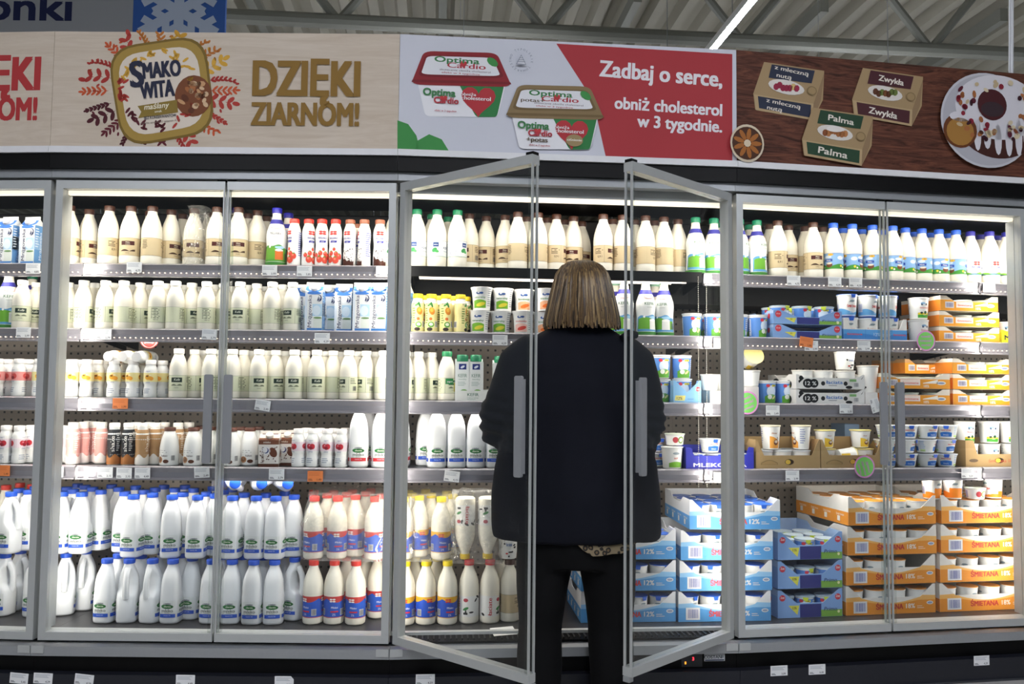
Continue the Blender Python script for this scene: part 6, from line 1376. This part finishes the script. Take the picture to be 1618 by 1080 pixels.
def banner(m, label, face, g):
    r = empty('advertising_banner', FR[m]); tag(r, label, 'banner')
    mbx(MB().mat(face), m, BD, BD+.012, BZ0, BZ1).obj('board', r, 0)
    mbx(MB().mat(pm('white_trim', '#e6e6e8', .5)), m, BD-.010, BD+.02, 2.0885, BZ0-.0005).obj('lower_trim', r, 0)
    mb = MB().mat(M_BAN); g.into(mb, lambda x, y, l: (x, BD-.0006-.0006*l, y)); mb.obj('print', r, 0)
    for q in (.2*W, .8*W): MB().mat(M_DARK).box(q-.01, q+.01, BD+.0121, BD+.05, 2.0885, BZ1-.05).obj('rear_strut', r, 0)
def quad(g, f, pts, c): return g.poly([f(*p) for p in pts], c)
def rquad(g, f, pts, c, rad=.15, n=4):
    """Rounded polygon from picture corners."""
    P = [Vector(f(*p)) for p in pts]; out = []
    for i, p in enumerate(P):
        a, b = P[i-1], P[(i+1) % len(P)]
        p0, p1 = p.lerp(a, rad), p.lerp(b, rad)
        for k in range(n+1):
            t = k/n; q = p0.lerp(p, t).lerp(p.lerp(p1, t), t); out.append((q.x, q.y))
    return g.poly(out, c)
def btext(g, f, t, px, py, hpx, c, al='c', bold=.03, wpx=None, rot=0., sk=0.):
    x, y = f(px, py); return g.text(t, x, y, hpx/KP, c, al=al, bold=bold, w=wpx/KP if wpx else None, rot=rot, sk=sk, res=3)
M_WOODL = wood('pale_wood_print', '#c9b9a6', '#d8cbbb', (1.2, 1, 14), 1.2)
M_WOODD = wood('dark_wood_print', '#2c1814', '#7a4a38', (1.5, 1, 12), 2.2)
# module 1: leaf wreath and tub
f = bxy(1); g = G(.2); rr = random.Random(12)
def tone(a): return rr.choice(['#c8952f', '#d8a63c', '#b9702c']) if sin(a) > .35 and cos(a) > -.25 else rr.choice(['#4e1620', '#611d28']) if sin(a) < -.3 and cos(a) < .25 else rr.choice(['#b23a30', '#a8322c', '#c8562f'])
for k in range(24):                                   # sprigs: a stem with paired leaves or grains
    a = 2*pi*k/24+rr.uniform(-.06, .06); c = tone(a); kind_ = k % 3; bend = rr.uniform(-.35, .35)
    ca, sa = cos(a), sin(a); npr = (5, 6, 3)[kind_]
    for q in range(npr+1):
        rad = 84+q*(40/npr); aa = a+bend*(q/npr)**2*.4; px, py = 252+rad*cos(aa)*1.0, 143-rad*sin(aa)*.80
        if not (52 < py < 228): continue
        x, y = f(px, py); ln, wd = ((6.0, 2.0), (4.6, 1.9), (7.5, 3.6))[kind_]; ln *= 1-.05*q
        if q == npr: g.disc(x, y, ln/KP, c, wd/KP, 9, aa); continue
        g.disc(x, y, 4.2/KP, c, .5/KP, 6, aa)
        for sd in (-1, 1): th = aa+sd*(.75, .5, .9)[kind_]; g.disc(x+ln*.95*cos(th)/KP, y+ln*.95*sin(th)/KP, ln/KP, c, wd/KP, 9, th)
for k in range(26):
    a = rr.uniform(0, 2*pi); px, py = 252+rr.uniform(96, 122)*cos(a), 143-rr.uniform(80, 98)*sin(a)
    if 54 < py < 226: x, y = f(px, py); g.disc(x, y, 3.4/KP, tone(a), 1.8/KP, 8, rr.uniform(0, 3))
g.up(); tub = lambda k: [(252+(p[0]-252)*k, 143+(p[1]-143)*k) for p in ((172, 80), (320, 58), (338, 205), (196, 230))]
rquad(g, f, tub(1.05), '#7d6428', .30, 6); g.up(); rquad(g, f, tub(1.0), '#a98b42', .30, 6); g.up(); rquad(g, f, tub(.86), '#e3d6c6', .30, 6); g.up()
for k in range(70):
    a = rr.uniform(0, 2*pi); px, py = 252+rr.uniform(52, 66)*cos(a), 143-rr.uniform(50, 66)*sin(a)
    c = '#d8a63c' if sin(a) > .3 else '#5a1a24' if sin(a) < -.3 and cos(a) < .3 else '#b23a30'
    x, y = f(px, py); g.disc(x, y, 6/KP, c, 2.2/KP, 8, rr.uniform(0, 3))
x, y = f(306, 152); g.disc(x, y, 29/KP, '#7a4526', 33/KP, 20).up()
for k in range(26): g.disc(x+rr.uniform(-20, 20)/KP, y+rr.uniform(-24, 24)/KP, rr.uniform(3, 8)/KP, rr.choice(['#c99a6e', '#a8683c', '#5e3018', '#d9b893']), rr.uniform(2, 5)/KP, 8, rr.uniform(0, 3))
quad(g, f, [(218, 168), (280, 158), (282, 178), (219, 187), (224, 177)], '#8b7430'); g.up()
btext(g, f, 'S', 218, 137, 42, '#23273f', rot=.10, bold=.05, wpx=19); btext(g, f, 'MAKO', 257, 122, 26, '#23273f', rot=.10, bold=.05, wpx=58); btext(g, f, 'WITA', 250, 154, 27, '#23273f', rot=.12, bold=.05, wpx=52)
btext(g, f, 'maślany', 248, 172, 9, '#efe6cc', rot=.12, sk=.2, wpx=38); btext(g, f, 'smak', 251, 178, 4, '#efe6cc', rot=.12); btext(g, f, 'BEZ KONSERWANTÓW', 254, 187, 5, '#3a3a44', rot=.10, wpx=50); btext(g, f, 'wysoka zawartość witamin A, D', 254, 194, 3.4, '#7a6a60', rot=.10, wpx=62, bold=0)
btext(g, f, 'DZIĘKI', 484, 151, 57, '#8d6b2c', wpx=164, bold=.05); btext(g, f, 'ZIARNOM!', 482, 198, 37, '#8d6b2c', wpx=166, bold=.05)
banner(1, 'pale wood banner with a gold tub in a wreath of leaves', M_WOODL, g)
# module 0: the same banner's end, lettering in red
f = bxy(0); g = G(.2); btext(g, f, 'DZIĘKI', 61, 141, 54, '#b4383a', al='r', wpx=166, bold=.055); btext(g, f, 'ZIARNOM!', 57, 189, 37, '#b4383a', al='r', wpx=166, bold=.05)
banner(0, 'pale wood banner with red lettering cut by the left edge', M_WOODL, g)
# module 2: two margarine tubs and red slogan
f = bxy(2); g = G(.2)
quad(g, f, [(628, 245), (628, 190), (645, 196), (658, 214), (664, 238)], '#3f8f48'); quad(g, f, [(655, 240), (660, 222), (678, 212), (698, 220), (709, 238)], '#3f8f48')
quad(g, f, [(879, 69), (1157, 85.5), (1157, 256), (957, 247), (944, 190), (925, 140)], '#ad353c'); g.up()
btext(g, f, 'Zadbaj o serce,', 1140, 137, 27, '#ece9ec', al='r', bold=.045, wpx=200, rot=-.045); btext(g, f, 'obniż cholesterol', 1140, 183, 20, '#ece9ec', al='r', bold=.045, wpx=175, rot=-.03); btext(g, f, 'w 3 tygodnie.', 1140, 209, 20, '#ece9ec', al='r', bold=.045, wpx=138, rot=-.03)
def tubpic(dx, dy, sc, lid, lid2, extra):
    P = lambda x, y: (650+dx+(x-650)*sc, 80+dy+(y-80)*sc)
    Q = lambda pts: [P(*p) for p in pts]
    rquad(g, f, Q([(659, 126), (800, 128), (786, 184), (672, 183)]), '#eeeef2', .1); g.up(); rquad(g, f, Q([(724, 130), (797, 132), (785, 184), (752, 184)]), '#2f7d43', .12); g.up()
    x, y = f(*P(756, 157)); g.heart(x, y, 27*sc/KP, '#b8343c'); g.up()
    rquad(g, f, Q([(670, 80), (785, 83), (809, 137), (649, 133)]), lid, .14, 5); g.up(); rquad(g, f, Q([(652, 125), (806, 129), (808, 133), (650, 129)]), lid2, .1); g.up(); rquad(g, f, Q([(672, 86), (781, 89), (797, 123), (660, 120)]), lid2, .14, 5); g.up(); rquad(g, f, Q([(675, 88), (778, 91), (791, 120), (665, 117)]), '#e8e8ec', .14, 5); g.up()
    t_ = lambda s, a, b, h, c, w, bold=.05: btext(g, f, s, *P(a, b), h*sc, c, bold=bold, wpx=w*sc, rot=-.02)
    t_('Optima', 722, 99, 9, '#3f7f4c', 70); t_('Cardio', 737, 108, 8.5, '#b2323f', 60); x, y = f(*P(732, 101)); g.heart(x, y, 6*sc/KP, '#c23a3f')
    if extra: t_('potas+', 693, 108, 6, '#5a4a34', 38)
    t_('skutecznie obniża cholesterol', 735, 113, 3, '#6b5560', 80, 0); t_('efekt w 3 tygodnie', 728, 117, 2.6, '#b2323f', 60, .02)
    t_('Optima', 694, 151, 12, '#3f7f4c', 50); t_('Cardio', 705, 163, 10, '#b2323f', 38); x, y = f(*P(701, 155)); g.heart(x, y, 6*sc/KP, '#c23a3f')
    if extra: t_('+potas', 700, 172, 8, '#5a4a34', 34)
    t_('efekt w 3 tygodnie', 704, 176 if not extra else 179, 3, '#b2323f', 34, .02); t_('obniża', 740, 151, 5, '#f2e9ea', 24); t_('cholesterol', 752, 158, 6.4, '#f2e9ea', 46); g.up()
    if extra: x, y = f(*P(760, 170)); g.disc(x, y, 14*sc/KP, '#a08a62', 10*sc/KP, 16); g.up(); t_('ciśnienie', 760, 171, 4, '#f2ece0', 24)
    x, y = f(*P(778, 98)); g.disc(x, y, 10*sc/KP, '#3f8f48', 6*sc/KP, 10, -.6); g.up()
tubpic(0, 1, 1.0, '#8f232b', '#7a1c24', False); tubpic(149, 55, .98, '#8a7450', '#75603e', True)
x, y = f(823, 97)
for k in range(22):
    a = 2*pi*k/22; g.text('POLSKIE TOWARZYSTWO ŻY'[k] if k < 22 else '', x+15.5/KP*sin(a), y+15.5/KP*cos(a), 3.6/KP, '#8890a0', bold=.02, rot=-a)
g.poly([(x-8/KP, y-7/KP), (x+8/KP, y-7/KP), (x, y+9/KP)], '#8890a0').up().poly([(x-6.6/KP, y-6.2/KP), (x+6.6/KP, y-6.2/KP), (x, y+7/KP)], '#dcdce4').up()
for q in (-3, 0, 3): g.rect(x-(4.5-q*.6)/KP, y+q/KP, x+(4.5-q*.6)/KP, y+(q+.9)/KP, '#8890a0')
banner(2, 'white and red banner with two margarine tubs', pm('banner_white', '#d0d2dc', .6, var=.01), g)
# module 3: three boxes and a cake on dark wood
f = bxy(3); g = G(.2)
for k in range(7): g.rect(.0, BZ0+.06*k, 1.25, BZ0+.06*k+.0012, '#231310', 1)
g.up()
def boxpic(x0, y0, word, dark, lines, food):
    P = lambda x, y: (x0+x, y0+y)
    quad(g, f, [P(0, 50), P(17, 0), P(112, 14), P(110, 60), P(94, 92), P(3, 75)], '#a88e68'); g.up(); quad(g, f, [P(1, 51), P(95, 66), P(94, 92), P(4, 76)], '#b99f78'); quad(g, f, [P(95, 66), P(112, 17), P(107, 60), P(94, 92)], '#93795a'); g.up()
    quad(g, f, [P(29, 4), P(97, 14), P(92, 34), P(24, 25)], dark); quad(g, f, [P(7, 54), P(91, 68), P(90, 88), P(9, 73)], dark); g.up()
    for i, l in enumerate(lines):
        n = len(lines); btext(g, f, l, *P(61 if n == 1 else 60-i*12, 24-(4 if n == 1 else 8)+i*9+(4 if n == 1 else 1)), 10 if n == 1 else 7, '#e9e2d6', bold=.04, wpx=(46, 58)[0] if n == 1 else (60 if i == 0 else 26), rot=-.13)
        btext(g, f, l, *P(48 if n == 1 else 47-i*14, 76 if n == 1 else 69+i*8), 11 if n == 1 else 7, '#e9e2d6', bold=.04, wpx=52 if n == 1 else (60 if i == 0 else 26), rot=-.14)
    a, b_ = f(*P(52, 40)); g.disc(a, b_, 32/KP, '#e2dcd4', 12/KP, 18, -.12).up()
    for k in range(7):
        c = rr.choice(food); g.disc(a+(-18+6*k)/KP, b_+rr.uniform(-2, 3)/KP, 6/KP, c, 5/KP, 8, 1.2)
    if food[0] == '#a86a3c': g.up().disc(a, b_+6/KP, 16/KP, '#ece6e0', 5/KP)
    a, b_ = f(*P(92, 46)); g.up().disc(a, b_, 9/KP, '#8a7450', 8/KP).up().disc(a, b_, 7/KP, '#a48a62', 6/KP).up()
boxpic(1190, 98, 'a', '#2a3044', ('z mleczną', 'nutą'), ['#d8b878', '#e6cf9a', '#a02a48']); boxpic(1345, 108, 'b', '#4a2228', ('Zwykła',), ['#5e3420', '#7a4a2a', '#6a7a3a']); boxpic(1265, 171, 'c', '#26442e', ('Palma',), ['#a86a3c', '#b97a48', '#8a4e2a'])
x, y = f(1178, 228); g.disc(x, y, 29/KP, '#d8c9b0', 31/KP, 24).up().disc(x, y, 26/KP, '#4a2a18', 27/KP, 24).up()
for k in range(9): g.disc(x+15/KP*cos(k*.7), y+15/KP*sin(k*.7), 10/KP, '#a8672c', 4/KP, 8, k*.7)
g.up().disc(x, y, 6/KP, '#dccbb0')
x, y = f(1555, 192); g.disc(x, y, 88/KP, '#c9c8ce', 82/KP, 40).up().disc(x, y, 84/KP, '#b7b6be', 78/KP, 40).up()
x, y = f(1572, 196); g.disc(x, y, 79/KP, '#43201a', 62/KP, 40).up(); x, y = f(1572, 172); g.disc(x, y, 82/KP, '#dddae0', 56/KP, 40)
for k in range(9): a = pi+.35+k*.3; g.disc(x+70/KP*cos(a), y-22/KP+34/KP*sin(a), 7/KP, '#dddae0', rr.uniform(16, 34)/KP, 12)
g.up(); x1, y1 = f(1512, 208); g.disc(x1, y1, 32/KP, '#6a3a1c', 30/KP, 20).up().disc(x1, y1-2/KP, 26/KP, '#a87a3a', 24/KP, 18).disc(x1+2/KP, y1+24/KP, 22/KP, '#dddae0', 9/KP, 14).up()
x2, y2 = f(1562, 168); g.disc(x2, y2, 28/KP, '#4a1c20', 27/KP, 24).up().disc(x2, y2-8/KP, 22/KP, '#3a2a30', 13/KP, 18).up()
for k in range(70):
    a = rr.uniform(0, 2*pi); q = rr.uniform(38, 74); px, py = 1572+q*cos(a), 172-q*.72*sin(a)
    if py > 262: continue
    xx, yy = f(px, py); g.disc(xx, yy, rr.uniform(3.5, 7)/KP, rr.choice(['#5a1a2c', '#8a2434', '#c9b490', '#3a1420', '#a8683c', '#d8c8a8']), rr.uniform(3, 5)/KP, 9, rr.uniform(0, 3))
banner(3, 'dark wood banner with three brown boxes and an iced cake', M_WOODD, g)
banner(4, 'dark wood banner continuing past the right edge', M_WOODD, G(.2))

# store sign hanging behind the banners, with a snowflake
def rp(px, py, Y):
    d = cam.matrix_world.to_3x3() @ Vector(((px-PXC)/F_PX, -(py-PYC)/F_PX, -1)); k = Y/d.y; return d.x*k, CAMZ+d.z*k
SY = 4.3
sg = empty('hanging_sign', Matrix.Translation((0, SY, 0))); tag(sg, 'grey and blue hanging department sign with white snowflake', 'sign')
(xa, za), (xb, zb), (xc, zc) = rp(-330, -60, SY), rp(209, 52, SY), rp(355, 52, SY); zt = rp(209, -60, SY)[1]; zl = za-.62
MB().mat(pm('sign_grey', '#a6a9ad', .5, var=.01)).box(xa, xb, 0, .02, zl, zt).obj('grey_board', sg, 0); MB().mat(pm('sign_blue', '#2f62b4', .5, var=.01)).box(xb+.0005, xc, 0, .02, zl, zt).obj('blue_board', sg, 0)
g = G(.2); x, z = rp(112, 32, SY); g.text('mrożonki', x, z, 48/F_PX*SY, '#1d2650', al='r', bold=.045, w=330/F_PX*SY, res=3)
mb = MB().mat(M_BAN); g.into(mb, lambda a, b, l: (a, -.0008-.00015*l, b)); mb.obj('lettering', sg, 0); g = G(.2)
x, z = rp(283, 18, SY); s = SY/F_PX
for k in range(6):
    a = pi/2+k*pi/3; dx, dz = cos(a), sin(a); nx, nz_ = -dz, dx
    g.up().poly([(x+nx*8*s, z+nz_*8*s), (x+dx*72*s+nx*8*s, z+dz*72*s+nz_*8*s), (x+dx*72*s-nx*8*s, z+dz*72*s-nz_*8*s), (x-nx*8*s, z-nz_*8*s)], '#c5d2e6')
    for q, l in ((24, 24), (46, 22)):
        for t in (-1, 1):
            bx, bz = x+dx*q*s, z+dz*q*s; a2 = a+t*1.05; ex, ez = cos(a2), sin(a2); mx_, mz_ = -ez, ex
            g.up().poly([(bx+mx_*6*s, bz+mz_*6*s), (bx+ex*l*s+mx_*6*s, bz+ez*l*s+mz_*6*s), (bx+ex*l*s-mx_*6*s, bz+ez*l*s-mz_*6*s), (bx-mx_*6*s, bz-mz_*6*s)], '#c5d2e6')
mb = MB().mat(M_BAN); g.into(mb, lambda a, b, l: (a, -.0008-.00015*l, b)); mb.obj('snowflake', sg, 0)
for q in (xa+.3, xb-.2, xc-.1): MB().mat(M_ALU).tube([(q, .01, zt), (q, .01, 6.1)], .004, 5).obj('wire', sg)
o = MB().mat(pm('white_rod', '#e4e6ea', .4)).tube([(0, 0, 0), (.10, .05, 1.9), (.16, .08, 3.55)], .009, 8).obj('suspension_rod'); o.matrix_basis = FR[3] @ Matrix.Translation((u_at(1597, 3, .06, 2.55), .06, 2.5)); tag(o, 'thin white rod rising behind the cake banner', 'rod')

finish_labels()
